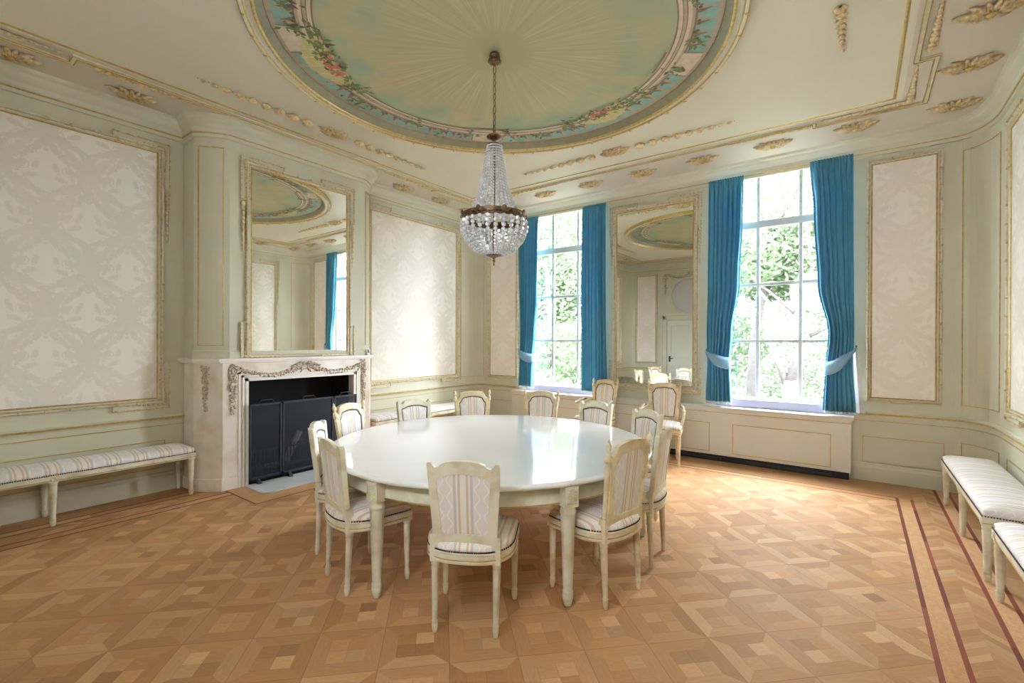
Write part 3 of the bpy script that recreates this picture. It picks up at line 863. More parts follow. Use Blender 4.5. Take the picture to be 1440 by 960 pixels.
for o_, w_, x_ in ((.085, .022, .012), (.05, .02, .022), (.015, .03, .018)):
    a, b, t = OY0 - o_ + .0, OY1 + o_ - .0, 1.15 + o_
    for y0, y1, z0, z1 in ((a, a + w_, 0.0, t), (b - w_, b, 0.0, t), (a, b, t - w_, t)):
        mb.box(XM - .02, y0, z0, XM + x_, y1, z1)
mb.build('opening_moulding', M['marble_pale'], mant)
def bunch(name, pts, w, dens, T=LM):
    """carved flowers and leaves following pts"""
    mb = MB(T); mb.smooth = True
    for i in range(len(pts) - 1):
        a, b = Vector(pts[i]), Vector(pts[i + 1])
        for _ in range(dens):
            p = a.lerp(b, R_.random()); t = (i + R_.random()) / len(pts)
            k = w[0] + (w[1] - w[0]) * t if isinstance(w, tuple) else w * (.55 + .9 * math.sin(PI * min(1, max(0, t))))
            q = p + Vector((R_.uniform(0, .015), R_.uniform(-k, k), R_.uniform(-k, k) * .6))
            r = R_.uniform(.008, .017)
            mb.ball(tuple(q), (r * .8, r * R_.uniform(.7, 1.3), r * R_.uniform(.7, 1.3)), 6, 4)
    return mb.build(name, M['garland'], mant)
bunch('garland_drop', [(XM + .006, 2.232, 1.315 - .52 * i / 8) for i in range(9)], (.042, .014), 14)
bunch('garland_drop', [(XM + .006, 2 * YC + .03 - 2.232, 1.315 - .52 * i / 8) for i in range(9)], (.042, .014), 14)
sd = concave((-5.60, 1.955), (XM, my0), (-5.47, 2.00), 8)
cs = sd[4]
mb = MB(LM)
for i in range(130):
    t = R_.random(); k = .045 * (1 - .65 * t); u = R_.uniform(-k, k); r = R_.uniform(.008, .016)
    mb.ball((cs[0] + u * .85 + .004, cs[1] + u * .5 - .006, 1.305 - .47 * t), (r, r * .8, r * 1.1), 6, 4)
mb.build('garland_drop', M['garland'], mant)
bunch('garland_swag', [(XM + .006, 2.25 + .78 * t, 1.285 - .095 * math.sin(PI * t)) for t in [i / 12 for i in range(13)]], .026, 16)
bunch('garland_swag', [(XM + .006, 2 * YC + .03 - 2.25 - .78 * t, 1.285 - .095 * math.sin(PI * t)) for t in [i / 12 for i in range(13)]], .026, 16)
mb = MB(LM); yc = YC + .015
for s_ in (1, -1):
    for dz, dy, a in ((.0, .10, .05), (-.005, .17, .03), (.012, .05, .05)):
        mb.tube([(XM + .012, yc + s_ * .015, 1.275), (XM + .02, yc + s_ * dy * .6, 1.275 + a), (XM + .015, yc + s_ * dy * 1.1, 1.285 + dz), (XM + .02, yc + s_ * dy * .6, 1.26 + dz), (XM + .012, yc + s_ * .02, 1.265)], .012, 6)
    mb.tube([(XM + .012, yc, 1.27), (XM + .014, yc + s_ * .05, 1.23), (XM + .012, yc + s_ * .07, 1.2)], [.014, .012, .006], 6)
for _ in range(26): mb.ball((XM + .012, yc + R_.gauss(0, .035), 1.262 + R_.gauss(0, .02)), R_.uniform(.008, .016), 6, 4)
mb.build('ribbon_bow', M['garland'], mant)
mb = MB(LM)                                       # sooty fire chamber
mb.box(XL + .004, OY0, .0, XL + .02, OY1, 1.2)
mb.box(XL + .02, OY0 - .0, 0, XM - .12, OY0 + .012, 1.15); mb.box(XL + .02, OY1 - .012, 0, XM - .12, OY1, 1.15)
mb.box(XL + .02, OY0, 1.135, XM - .1, OY1, 1.15); mb.box(XL + .02, OY0, 0, XM - .02, OY1, .012)
mb.build('fire_chamber', M['soot'], mant)

# hearth slab
def rounded(x0, y0, x1, y1, r, n=6):
    q = []
    for cx, cy, t in ((x1 - r, y1 - r, 0), (x0 + .004, y1 - .004, 90), (x0 + .004, y0 + .004, 180), (x1 - r, y0 + r, 270)):
        rr = r if t in (0, 270) else .004
        for i in range(n + 1):
            a = math.radians(t + 90 * i / n); q.append((cx + rr * math.cos(a), cy + rr * math.sin(a)))
    return q
mb = MB(); mb.prism(rounded(XM + .026, 2.34, -4.885, 3.74, .10), .0, .012)
h = mb.build('hearth_slab', M['hearth'], bev=.003); tag(h, 'grey marble hearth slab with rounded corners before the fireplace', 'hearth')

# folding fire screen
scr = empty('fire_screen', (-5.29, YC + .03, .0125), 0, 'three-panel black mesh fire screen standing before the hearth opening', 'fire screen')
def screen_panel(y0, y1, handle, fname):
    T = Matrix.Translation((0, -(YC + .03), 0))
    z0, z1 = .045, .870
    mb = MB(T)
    for a, b, c_, d in ((y0, y0 + .022, z0, z1), (y1 - .022, y1, z0, z1), (y0, y1, z0, z0 + .025), (y0, y1, z1 - .022, z1)): mb.box(-.010, a, c_, .010, b, d)
    fr = mb.build('panel_frame', M['iron'], scr, bev=.003)
    mb = MB(T); mb.box(-.002, y0 + .02, z0 + .02, .002, y1 - .02, z1 - .02); mb.build('wire_mesh', M['wire'], fr)
    ym = (y0 + y1) / 2 if handle is None else handle
    mb = MB(T); mb.tube([(.0, ym - .085, z1), (0, ym - .06, z1 + .035), (0, ym + .06, z1 + .035), (0, ym + .085, z1)], .006, 6); mb.build('handle', M['iron'], fr)
    mb = MB(T)
    for k in range(14): mb.ball((.011, y0 + .011, z0 + .04 + (z1 - z0 - .08) * k / 13), .005, 5, 4); mb.ball((.011, y1 - .011, z0 + .04 + (z1 - z0 - .08) * k / 13), .005, 5, 4)
    mb.build('rivet', M['iron'], fr)
    return fr
screen_panel(2.372, 2.728, 2.56, 0); screen_panel(2.735, 3.38, None, 0); screen_panel(3.387, 3.712, 3.55, 0)
for y in (2.47, 2.82, 3.30, 3.62):
    mb = MB(Matrix.Translation((0, -(YC + .03), 0))); mb.hexa([(-.03, y - .02, 0), (.05, y - .02, 0), (.05, y + .02, 0), (-.03, y + .02, 0)], [(-.012, y - .015, .05), (.012, y - .015, .05), (.012, y + .015, .05), (-.012, y + .015, .05)])
    mb.build('foot', M['iron'], scr)
# grate and log behind the screen
gr = empty('fire_grate', (-5.56, YC, .0125), 0, 'iron fire basket with upright bars behind the mesh screen', 'fire grate')
TG = Matrix.Translation((0, -.0, 0))
for z in (.10, .30):
    mb = MB(); mb.box(.08, -.55, z, .10, .55, z + .02); mb.build('rail', M['iron'], gr)
for k in range(28):
    y = -.54 + 1.08 * k / 27
    mb = MB(); mb.tube([(.09, y, .06), (.09, y, .33), (.11, y, .35)], .007, 5); mb.build('bar', M['iron'], gr)
for y in (-.5, .5):
    mb = MB(); mb.box(-.12, y - .012, 0, .10, y + .012, .10); mb.build('foot', M['iron'], gr)
mb = MB(); mb.box(-.12, -.5, .08, .08, .5, .10); mb.build('tray', M['iron'], gr)
mb = MB(); mb.tube([(-.0, .0, .0), (.0, .17, .34)], [.042, .038], 7, smooth=False)
lg = mb.build('split_log', M['log']); lg.location = (-5.585, 2.93, .118); tag(lg, 'pale split log leaning in the fire basket behind the screen', 'log')
mb = MB(); mb.tube([(0, 0, 0), (.03, -.22, .24)], [.03, .026], 7, smooth=False)
lg = mb.build('split_log', M['bark']); lg.location = (-5.60, 3.42, .118); tag(lg, 'dark split log leaning the other way behind the fire screen', 'log')
# small display on the mantel shelf
th = empty('room_thermometer', (-5.345, 3.93, 1.3855), .35, 'small white digital thermometer standing at the end of the mantel shelf', 'thermometer')
mb = MB(); mb.hexa([(-.012, -.028, 0), (.018, -.028, 0), (.018, .028, 0), (-.012, .028, 0)], [(-.018, -.028, .085), (-.004, -.028, .085), (-.004, .028, .085), (-.018, .028, .085)]); mb.build('casing', M['white_plastic'], th, bev=.003)
mb = MB(); mb.hexa([(.0125, -.02, .03), (.015, -.02, .03), (.015, .02, .03), (.0125, .02, .03)], [(-.0005, -.02, .075), (.002, -.02, .075), (.002, .02, .075), (-.0005, .02, .075)]); mb.build('display', M['screen_grey'], th)

# ------------------------------------------------------------------ windows
def window(num, xc):
    root = empty('window_%d' % num, (xc, YW + .10, 0)); root['kind'] = 'structure'
    mb = MB()                                     # fixed frame in the opening
    a, z0, z1 = .72, .80, 3.80
    for x0, x1, b0, b1 in ((-a, -a + .05, z0, z1), (a - .05, a, z0, z1), (-a, a, z0, z0 + .05), (-a, a, z1 - .05, z1)): mb.box(x0, 0, b0, x1, .07, b1)
    mb.box(-a, -.01, 3.075, a, .08, 3.165)
    mb.build('window_frame', M['win_paint'], root, bev=.004)
    mb = MB()
    for x in (-.24, .24): mb.box(x - .02, .010, z0 + .04, x + .02, .055, z1 - .04)
    for z in (1.592, 2.335): mb.box(-a + .04, .015, z - .02, a - .04, .055, z + .02)
    mb.build('glazing_bar', M['win_paint'], root, bev=.003)
    zs = (.85, 1.592, 2.335, 3.12, 3.75); xs = (-.67, -.24, .24, .67)
    for i in range(4):
        for j in range(3):
            mb = MB(); mb.box(xs[j], .033, zs[i], xs[j + 1], .037, zs[i + 1]); mb.build('pane', M['pane'], root)
    mb = MB(); mb.box(-a, -.13, .728, a, .0, .832); mb.build('window_sill', M['sill_shade'], root, bev=.006)
window(1, W1); window(2, W2)

# ------------------------------------------------------------------ curtains
def curtain(rows, folds, label, seed, tie=None, hook=None, yw=6.625, strip=None):
    zt = rows[0][0]; zb = rows[-1][0]; xm = (rows[0][1] + rows[0][2]) / 2
    root = empty('curtain', (xm, yw, zb), 0, label, 'curtain', 'teal curtains at the two windows')
    T = Matrix.Translation((-xm, -yw, -zb))
    rr = random.Random(seed)
    ph = [rr.uniform(0, 6.28) for _ in range(4)]
    def edge(z):
        for (za, la, ra), (zb_, lb, rb) in zip(rows, rows[1:]):
            if za >= z >= zb_:
                t = (za - z) / (za - zb_); t = t * t * (3 - 2 * t) if True else t
                return la + (lb - la) * t, ra + (rb - ra) * t
        return rows[-1][1:]
    NZ, NX = 60, folds * 12
    def cloth(z0, z1, nz, dy=0.0, drop=0.0):
        P = []
        for i in range(nz + 1):
            z = z0 + (z1 - z0) * i / nz
            l, r = edge(max(z, zb)); w = r - l
            f = min(1, w / .42)
            amp = .040 * (1.15 - .25 * f)
            top = max(0.0, min(1.0, (z - (zt - .16)) / .10))
            tied = 0.0
            if tie: tied = math.exp(-((z - tie) / .22) ** 2)
            row = []
            for j in range(NX + 1):
                s_ = j / NX
                g = s_ + .018 * math.sin(2 * PI * s_ * 2 + ph[0] + z * .7) + .010 * math.sin(2 * PI * s_ * 3 + ph[1] - z * 1.1)
                y = math.sin(2 * PI * folds * g) * amp * (.7 + .3 * math.sin(5 * s_ + ph[2]))
                y += .010 * math.sin(2 * PI * folds * 2.1 * g + ph[3] + z)
                y2 = math.sin(2 * PI * folds * 2 * s_) * .014
                y = y * (1 - top) + y2 * top
                y *= 1 - .35 * tied
                y += -.05 * tied * (1 - (2 * s_ - 1) ** 2)
                row.append((l + w * s_, yw + y + dy, z - drop))
            P.append(row)
        mb = MB(T); mb.smooth = True; mb.grid(P); return mb
    cloth(zt, zb, NZ).build('curtain_cloth', M['curtain'], root, solid=.004)
    if strip:
        mb = MB(T); mb.grid([[(x - .012 * (1 - t) - .03 * t, yw + .05, z), (x + .005, yw + .03, z), (x + .012 + .045 * t, yw + .045, z)] for t, x, z in [(i / 6, strip[0] + (strip[1] - strip[0]) * i / 6, 1.50 - .73 * i / 6) for i in range(7)]]); mb.build('lining_edge', M['lining'], root, solid=.003)
    cloth(zb + .10, zb, 4, .012, .03).build('lining_hem', M['lining'], root, solid=.003)
    if tie:
        l, r = edge(tie); hx, hz, side = hook
        # a band round the gathered cloth, rising to its hook
        P = []
        n = 18
        inner, outer = (r, l) if side < 0 else (l, r)
        for i in range(n + 1):
            t = i / n
            x = inner + (hx - inner) * t
            if t > .1: y = yw - .100 * math.sin(PI * min(1, (t * .93 + .07))) ** .6 if t < .93 else yw - .100 * math.sin(PI * .93) ** .6 + (t - .93) / .07 * .06
            else: y = yw - .100 * math.sin(PI * (t * .93 + .07)) ** .6
            zc = tie - .03 + (hz - tie + .03) * t ** 1.8
            h = .078 * (1 - .75 * max(0, t - .55) / .45)
            P.append([(x, y, zc - h), (x, y - .008, zc - h * .3), (x, y - .008, zc + h * .3), (x, y, zc + h)])
        back = [[(x + 0, yw + .055, z) for x, y, z in P[0]], [(x - side * .012, yw - .01, z) for x, y, z in P[0]]]
        mb = MB(T); mb.smooth = True; mb.grid(back + P)
        mb.build('tieback', M['tie'], root, solid=.005)
        mb = MB(T); mb.tube([(hx, YW - .002, hz), (hx, YW - .05, hz), (hx, YW - .06, hz + .02)], .006, 6); mb.ball((hx, YW - .06, hz + .025), .011, 8, 6)
        mb.build('hook', M['bronze'], root)
    return root
curtain([(3.73, -1.625, -1.20), (3.24, -1.63, -1.207), (2.33, -1.635, -1.245), (1.68, -1.645, -1.325), (1.32, -1.637, -1.352), (.79, -1.655, -1.335)], 7,
        'teal curtain tied back with a blue band beside the pier mirror', 1, 1.33, (-1.66, 1.45, -1))
curtain([(3.74, -.475, -.055), (3.12, -.435, -.05), (2.27, -.391, -.045), (1.67, -.285, -.04), (1.30, -.312, -.052), (.775, -.335, -.02)], 7,
        'teal curtain tied back to a hook beside the narrow rosy damask panel', 2, 1.30, (-.02, 1.51, 1), strip=(-.035, .012))
curtain([(3.70, -4.765, -4.36), (2.3, -4.765, -4.385), (1.7, -4.76, -4.42), (1.30, -4.754, -4.452), (.81, -4.785, -4.47)], 7,
        'teal curtain tied with a blue band, behind the chandelier bowl', 3, 1.32, (-4.77, 1.43, -1))
curtain([(3.71, -3.53, -3.13), (2.0, -3.545, -3.125), (.80, -3.55, -3.11)], 7,
        'teal curtain hanging straight without a tieback, beside the pier mirror', 4)

# ------------------------------------------------------------------ radiator cover under the windows
rc = empty('radiator_cover', (XC, YW - .09, 0), 0, 'long cream panelled radiator cover under the windows and pier mirror', 'radiator cover')
T = Matrix.Translation((-XC, -(YW - .09), 0)) @ WW
x0, x1, d = -4.862, -.06, .18
mb = MB(T); mb.box(x0, .09, .002, x1, .685, d); mb.build('body', M['radiator'], rc, bev=.004)
mb = MB(T); mb.box(x0 - .015, .685, .002, x1 + .02, .705, d + .015); mb.box(x0 - .02, .705, .002, x1 + .025, .725, d + .025); mb.build('top', M['radiator'], rc, bev=.005)
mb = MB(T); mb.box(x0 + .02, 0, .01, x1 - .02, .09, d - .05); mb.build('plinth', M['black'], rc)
mb = MB(T)
for i in range(4):
    a = x0 + .1 + i * 1.205; mb.box(a, .02, d - .05, a + .9, .05, d - .035)
mb.build('grille', M['iron'], rc)
pr = [(0, d), (0, d + .006), (.008, d + .006), (.008, d)]
b = -.26
xs = [-.26, -1.298, -1.58, -2.45, -3.34, -3.62, -4.66]
for a, b in ((-1.298, -.26), (-2.40, -1.595), (-3.225, -2.42), (-4.56, -3.522)):
    mb = MB(T); mb.rect(a, .135, b, .505, pr); mb.build('gilt_panel_line', M['gold'], rc)
mb = MB(T); mb.box(x0, .648, d, x1, .656, d + .006); mb.build('gilt_edge', M['gold'], rc)

# ------------------------------------------------------------------ back wall seen in the mirrors: door and round overdoor
dr = empty('door_1', (-3.9, YB, 0)); dr['kind'] = 'structure'
T = Matrix.Translation((3.9, -YB, 0)) @ WK
mb = MB(T); mb.box(-4.63, .0, .005, -3.17, 2.2, .03)
for a, b in ((-4.63, -3.91), (-3.89, -3.17)):
    for v0, v1 in ((.22, .85), (1.12, 2.05)): mb.rect(a + .12, v0, b - .12, v1, [(0, .03), (.004, .045), (.02, .045), (.024, .03)])
mb.build('leaf', M['door_paint'], dr, bev=.003)
mb = MB(T); mb.tube([(-4.56, 1.08, .03), (-4.56, 1.08, .075), (-4.44, 1.08, .08)], .011, 8); mb.box(-4.585, .98, .03, -4.535, 1.15, .04); mb.build('handle', M['black'], dr)
mb = MB(T)
for w0, w1, dd in ((.0, .05, .05), (.05, .13, .035), (.13, .17, .06)):
    mb.box(-4.65 - w1, 0, 0, -4.65 - w0, 2.22 + w1, dd); mb.box(-3.15 + w0, 0, 0, -3.15 + w1, 2.22 + w1, dd); mb.box(-4.65 - w1, 2.22 + w0, 0, -3.15 + w1, 2.22 + w1, dd)
mb.box(-4.88, 2.36, 0, -2.92, 2.42, .10)
mb.build('door_frame', M['cornice'], dr, bev=.004)
ov = empty('overdoor_medallion', (-3.9, YB, 2.93), 0, 'pale round medallion with carved swags over the door, seen in the pier mirror', 'wall ornament')
T = Matrix.Translation((3.9, -YB, -2.93)) @ WK
mb = MB(T); A = [2 * PI * k / 48 for k in range(48)]
mb.smooth = True
mb.grid([[(-3.9 + (.60 + o) * math.cos(a), 2.93 + (.52 + o) * math.sin(a), w) for o, w in ((0, .0), (.0, .03), (.03, .05), (.06, .04), (.07, 0))] for a in A], True)
mb.build('ring_moulding', M['cornice'], ov)
mb = MB(T); mb.smooth = False; mb.prism([(-3.9 + .605 * math.cos(a), 2.93 + .525 * math.sin(a)) for a in A], .002, .012); mb.build('field', M['win_paint'], ov)
mb = MB(T)
for s_ in (1, -1):
    for i in range(130):
        t = R_.random(); mb.ball((-3.9 + s_ * (.1 + .68 * t), 3.58 - .10 * math.sin(PI * t) + .04 * t + R_.gauss(0, .016), .02), R_.uniform(.012, .024), 6, 4)
    for i in range(80):
        t = R_.random(); mb.ball((-3.9 + s_ * (.80 + R_.gauss(0, .03 * (1 - .6 * t))), 3.62 - .62 * t, .02), R_.uniform(.012, .022), 6, 4)
for i in range(50): mb.ball((-3.9 + R_.gauss(0, .07), 3.60 + R_.gauss(0, .035), .025), R_.uniform(.012, .024), 6, 4)
mb.build('swag_carving', M['garland'], ov)

w3 = empty('window_3', (-.92, YB, 2.93)); w3['kind'] = 'structure'  # added and unseen: its pane spreads fill light from behind the camera
T = Matrix.Translation((.92, -YB, -2.93)) @ WK
mb = MB(T); mb.smooth = True
mb.grid([[(-.92 + (.60 + o) * math.cos(a), 2.93 + (.52 + o) * math.sin(a), w) for o, w in ((-.03, -.04), (-.03, .02), (0, .03), (.03, .05), (.06, .04), (.07, 0))] for a in A], True)
mb.build('window_frame', M['cornice'], w3)
mb = MB(T); mb.prism([(-.92 + .60 * math.cos(a), 2.93 + .52 * math.sin(a)) for a in A], -.07, -.06); mb.build('pane', M['fill_pane'], w3)
d2 = empty('door_2', (-.92, YB, 0)); d2['kind'] = 'structure'  # unseen second door added beneath the fill opening, copied from the first
for ch in list(dr.children):
    c = ch.copy(); scene.collection.objects.link(c); c.parent = d2

# ------------------------------------------------------------------ parquet floor
def clip(poly, X0, Y0, X1, Y1):
    for ax, lim, sg in ((0, X0, 1), (0, X1, -1), (1, Y0, 1), (1, Y1, -1)):
        out = []
        for i in range(len(poly)):
            a, b = poly[i - 1], poly[i]
            da, db = sg * (a[ax] - lim), sg * (b[ax] - lim)
            if (da >= 0) != (db >= 0):
                t = da / (da - db); out.append((a[0] + (b[0] - a[0]) * t, a[1] + (b[1] - a[1]) * t))
            if db >= 0: out.append(b)
        poly = out
        if len(poly) < 3: return []
    return poly
FV, FF, FUV, FT = [], [], [], []
OAK = [S(205, 158, 110), S(201, 153, 104), S(210, 165, 118), S(197, 148, 98), S(213, 170, 124), S(193, 144, 94), S(203, 156, 108)]
def plank(poly, ang, tone, z=0.0):
    if len(poly) < 3: return
    b = len(FV); FV.extend((x, y, z) for x, y in poly); FF.append(list(range(b, b + len(poly))))
    c, s_ = math.cos(ang), math.sin(ang); ox, oy = R_.uniform(0, 50), R_.uniform(0, 50)
    FUV.append([(x * c + y * s_ + ox, -x * s_ + y * c + oy) for x, y in poly]); FT.append(tone)
def tonepick(spread=1.0, k=1.0):
    c = R_.choice(OAK); m = k * R_.uniform(1 - .08 * spread, 1 + .07 * spread)
    return (c[0] * m, c[1] * m, c[2] * m, 1)
IX0, IX1, IY0, IY1 = 2 * XC - .31, .31, .03, 6.02
s2 = math.sqrt(.5)
TS, U0, V0 = .342, 2.09, 2.31
def uv2xy(u, v): return ((u - v) * s2, (u + v) * s2)
for i in range(-24, 25):
    for j in range(-24, 25):
        u, v = U0 + i * TS, V0 + j * TS
        cx, cy = uv2xy(u + TS / 2, v + TS / 2)
        if not (IX0 - .3 < cx < IX1 + .3 and IY0 - .3 < cy < IY1 + .3): continue
        w = .078; g = .0008
        def put(q, ang, tone):
            plank(clip([uv2xy(*p) for p in q], IX0, IY0, IX1, IY1), ang, tone)
        T_ = TS - g
        put([(u + g, v + g), (u + T_, v + g), (u + T_ - w, v + w), (u + w, v + w)], PI / 4, tonepick())
        put([(u + T_, v + g), (u + T_, v + T_), (u + T_ - w, v + T_ - w), (u + T_ - w, v + w)], PI * .75, tonepick(1, .95))
        put([(u + T_, v + T_), (u + g, v + T_), (u + w, v + T_ - w), (u + T_ - w, v + T_ - w)], PI / 4, tonepick())
        put([(u + g, v + T_), (u + g, v + g), (u + w, v + w), (u + w, v + T_ - w)], PI * .75, tonepick(1, .95))
        h_ = (TS - 2 * w) / 2
        hq = R_.random() < .35
        for a in range(2):
            for b in range(2):
                q0, r0 = u + w + a * h_, v + w + b * h_
                q = [(q0 + g, r0 + g), (q0 + h_, r0 + g), (q0 + h_, r0 + h_), (q0 + g, r0 + h_)]
                k = R_.uniform(.9, 1.08) if R_.random() > .16 else R_.choice((.80, 1.11))
                put(q, PI / 4 + PI / 2 * ((a + b) % 2), tonepick(1, k))
def rectpoly(x0, y0, x1, y1): return [(x0, y0), (x1, y0), (x1, y1), (x0, y1)]
RED = S(150, 78, 52); RED2 = S(128, 62, 44)
def strips(vert, c0, c1, a0, a1, kind):
    """a straight inlay band between c0 and c1, from a0 to a1 along the wall"""
    t = a0
    while t < a1 - 1e-6:
        L = {'red': .75, 'light': 1.15, 'plank': .5}[kind] * R_.uniform(.7, 1.3); e = min(a1, t + L)
        if kind == 'red': c = R_.choice((RED, RED2)); m = R_.uniform(.85, 1.15); tone = (c[0] * m, c[1] * m, c[2] * m, 1)
        elif kind == 'light': tone = tonepick(.8, 1.06)
        else: tone = tonepick(1, .80)
        p = rectpoly(c0 + .0005, t, c1, e - .001) if vert else rectpoly(t, c0 + .0005, e - .001, c1)
        plank(p, PI / 2 if vert else 0, tone); t = e
def chevrons(vert, c0, c1, a0, a1):
    """two rows of slanting boards"""
    m = (c0 + c1) / 2
    for lo, hi, sg in ((c0, m, 1), (m, c1, -1)):
        t = a0 - .2
        while t < a1 + .2:
            d = sg * .10
            q = [(lo, t), (hi, t + d), (hi, t + d + .064), (lo, t + .064)]
            if not vert: q = [(b, a) for a, b in q]
            q = clip(q, *( (lo, a0, hi, a1) if vert else (a0, lo, a1, hi)))
            plank(q, math.atan2(d, hi - lo) if vert else math.atan2(hi - lo, d), tonepick(1.1, .92)); t += .065
wid = ((.31, .335, 'red'), (.335, .425, 'light'), (.425, .45, 'red'), (.645, .67, 'red'), (.67, .755, 'light'), (.755, .78, 'red'))
EY0, EY1 = IY0 - .15, 6.157
for a, b, k in wid:
    strips(True, a, b, EY0, EY1 if a < .6 else YW - .002, k)
    strips(True, 2 * XC - b, 2 * XC - a, EY0, EY1 if a < .6 else YW - .002, k)
chevrons(True, .45, .645, EY0, YW - .01)
chevrons(True, 2 * XC - .645, 2 * XC - .45, EY0, YW - .01)
for c0, c1 in ((.78, .935), (.935, XR + .01), (2 * XC - .935, 2 * XC - .78), (2 * XC - 1.06, 2 * XC - .935)): strips(True, c0, c1, EY0, YW, 'plank')
for a, b, k in ((6.02, 6.042, 'red'), (6.042, 6.135, 'light'), (6.135, 6.157, 'red')): strips(False, a, b, IX0 if a < 6.1 else IX0, IX1, k)
t = 6.157
for _ in range(4): strips(False, t, t + .146, 2 * XC - .45, .45, 'plank'); t += .146
for a, b in ((.31, .45), (2 * XC - .45, 2 * XC - .31)): pass
strips(False, YB, IY0, 2 * XC - 1.06, XR, 'plank')
# oak border framing the hearth slab
hz = .0012
def hb(x0, y0, x1, y1, tone, ang): plank(rectpoly(x0, y0, x1, y1), ang, tone, hz)
hb(-5.33, 2.165, -4.675, 2.335, tonepick(.5, 1.0), 0); hb(-4.88, 2.335, -4.675, 3.745, tonepick(.5, 1.0), PI / 2); hb(-5.33, 3.745, -4.675, 3.91, tonepick(.5, 1.0), 0)
hb(-5.33, 2.148, -4.66, 2.165, RED2, 0); hb(-4.675, 2.165, -4.66, 3.927, RED2, PI / 2); hb(-5.33, 3.91, -4.66, 3.927, RED2, 0)
nb = len(FV); nf = len(FF)
# slab under the boards
FV += [(x, y, z) for z in (-.002, -.15) for x, y in ((XL - .1, YB - .1), (XR + .1, YB - .1), (XR + .1, YW + .3), (XL - .1, YW + .3))]
for q in ((0, 1, 2, 3), (7, 6, 5, 4), (0, 4, 5, 1), (1, 5, 6, 2), (2, 6, 7, 3), (3, 7, 4, 0)):
    FF.append([nb + k for k in q]); FUV.append([(0, 0)] * 4); FT.append(S(120, 86, 56))
me = bpy.data.meshes.new('floor'); me.from_pydata(FV, [], FF)
uvl = me.uv_layers.new(name='grain'); ca = me.color_attributes.new('tone', 'FLOAT_COLOR', 'CORNER')
uvd = []; cd = []
for p, t in zip(FUV, FT):
    for q in p: uvd += q; cd += t
uvl.data.foreach_set('uv', uvd); ca.data.foreach_set('color', cd)
me.materials.append(M['oak'])
fo = bpy.data.objects.new('floor', me); scene.collection.objects.link(fo); struct(fo)

# ------------------------------------------------------------------ table
TX, TY, TR = -2.477, 3.058, 1.298
tb = empty('dining_table', (TX, TY, 0), 0, 'large round white lacquered dining table on fluted legs', 'table')
mb = MB(); mb.lathe([(TR - .035, .722), (TR - .012, .724), (TR - .004, .732), (TR, .742), (TR - .003, .752), (TR - .012, .758), (TR - .03, .76)], seg=128)
mb.build('table_top', M['table_white'], tb)
mb = MB(); r0 = TR - .078
mb.smooth = True
mb.grid([[(r * math.cos(2 * PI * k / 96), r * math.sin(2 * PI * k / 96), z) for r, z in ((r0 - .03, .612), (r0, .612), (r0 + .003, .618), (r0, .624), (r0, .722), (r0 - .03, .722), (r0 - .03, .612))] for k in range(96)], True)
mb.build('apron', M['table_body'], tb)
mb = MB(); mb.smooth = True
mb.grid([[(r * math.cos(2 * PI * k / 96), r * math.sin(2 * PI * k / 96), z) for r, z in ((r0 - .001, .606), (r0 + .005, .608), (r0 + .005, .614), (r0 - .001, .616))] for k in range(96)], True)
mb.build('gilt_edge', M['gold'], tb)
def fl(z): return .16 if .11 < z < .52 else 0.0
def table_leg(a):
    c, s_ = math.cos(a), math.sin(a)
    lg = MB(Matrix.Translation((1.240 * c, 1.240 * s_, 0)) @ Matrix.Rotation(a, 4, 'Z'))
    lg.box(-.048, -.046, .598, .046, .046, .722)
    lg.lathe([(.020, 0), (.026, .012), (.033, .05), (.034, .066), (.028, .072), (.033, .078), (.033, .09), (.028, .096), (.030, .115), (.044, .515), (.046, .535), (.040, .545), (.048, .552), (.050, .565), (.046, .578), (.042, .585), (.046, .598)], seg=24, flute=fl)
    o = lg.build('leg', M['table_body'], tb)
    p = MB(Matrix.Translation((1.240 * c, 1.240 * s_, 0)) @ Matrix.Rotation(a, 4, 'Z'))
    p.T = p.T @ Matrix(((0, 0, 1, .046), (1, 0, 0, 0), (0, 1, 0, 0), (0, 0, 0, 1)))
    p.rect(-.032, .622, .032, .706, [(0, .0), (0, .006), (.006, .006), (.006, 0)])
    for i in range(5):
        for j in range(4): p.ball((-.024 + .016 * j, .632 + .016 * i, .002), (.007, .007, .006), 6, 4)
    p.build('carved_block', M['table_body'], o)
for a in (-85.5, -29.3, 30.7, 93.5, 150.7, 213.0): table_leg(math.radians(a))

# ------------------------------------------------------------------ chairs (local: x across, y forward, z up; origin between the rear feet)
def leg_prof(zt):
    return [(.011, 0), (.013, .006), (.0165, .03), (.0175, .045), (.014, .05), (.0175, .055), (.0175, .062), (.0145, .067), (.0155, .08), (.0225, zt - .055), (.0235, zt - .04), (.019, zt - .033), (.024, zt - .026), (.025, zt - .012), (.021, zt)]
def seat_outline(e=0.0, n=40):
    """rounded back, straight splayed sides, gently bowed front"""
    pts = []
    hw_f, hw_m, yf, ym, yb = .243 + e, .248 + e, .425 + e, .17, -.045 - e
    for i in range(n):                                # rear half from +x round the back to -x
        a = -PI * i / (n - 1)
        ca, sa = math.cos(a), math.sin(a)
        pts.append((hw_m * math.copysign(abs(ca) ** .75, ca), ym + (ym - yb) * -abs(sa) ** .85))
    pts.append((-hw_f, .36))
    pts.append((-hw_f + .004, .395 + e * .5)); 
    for i in range(9):
        x = -hw_f + .012 + (2 * hw_f - .024) * i / 8
        pts.append((x, yf - .022 * (2 * i / 8 - 1) ** 2))
    pts.append((hw_f - .004, .395 + e * .5)); pts.append((hw_f, .36))
    return pts
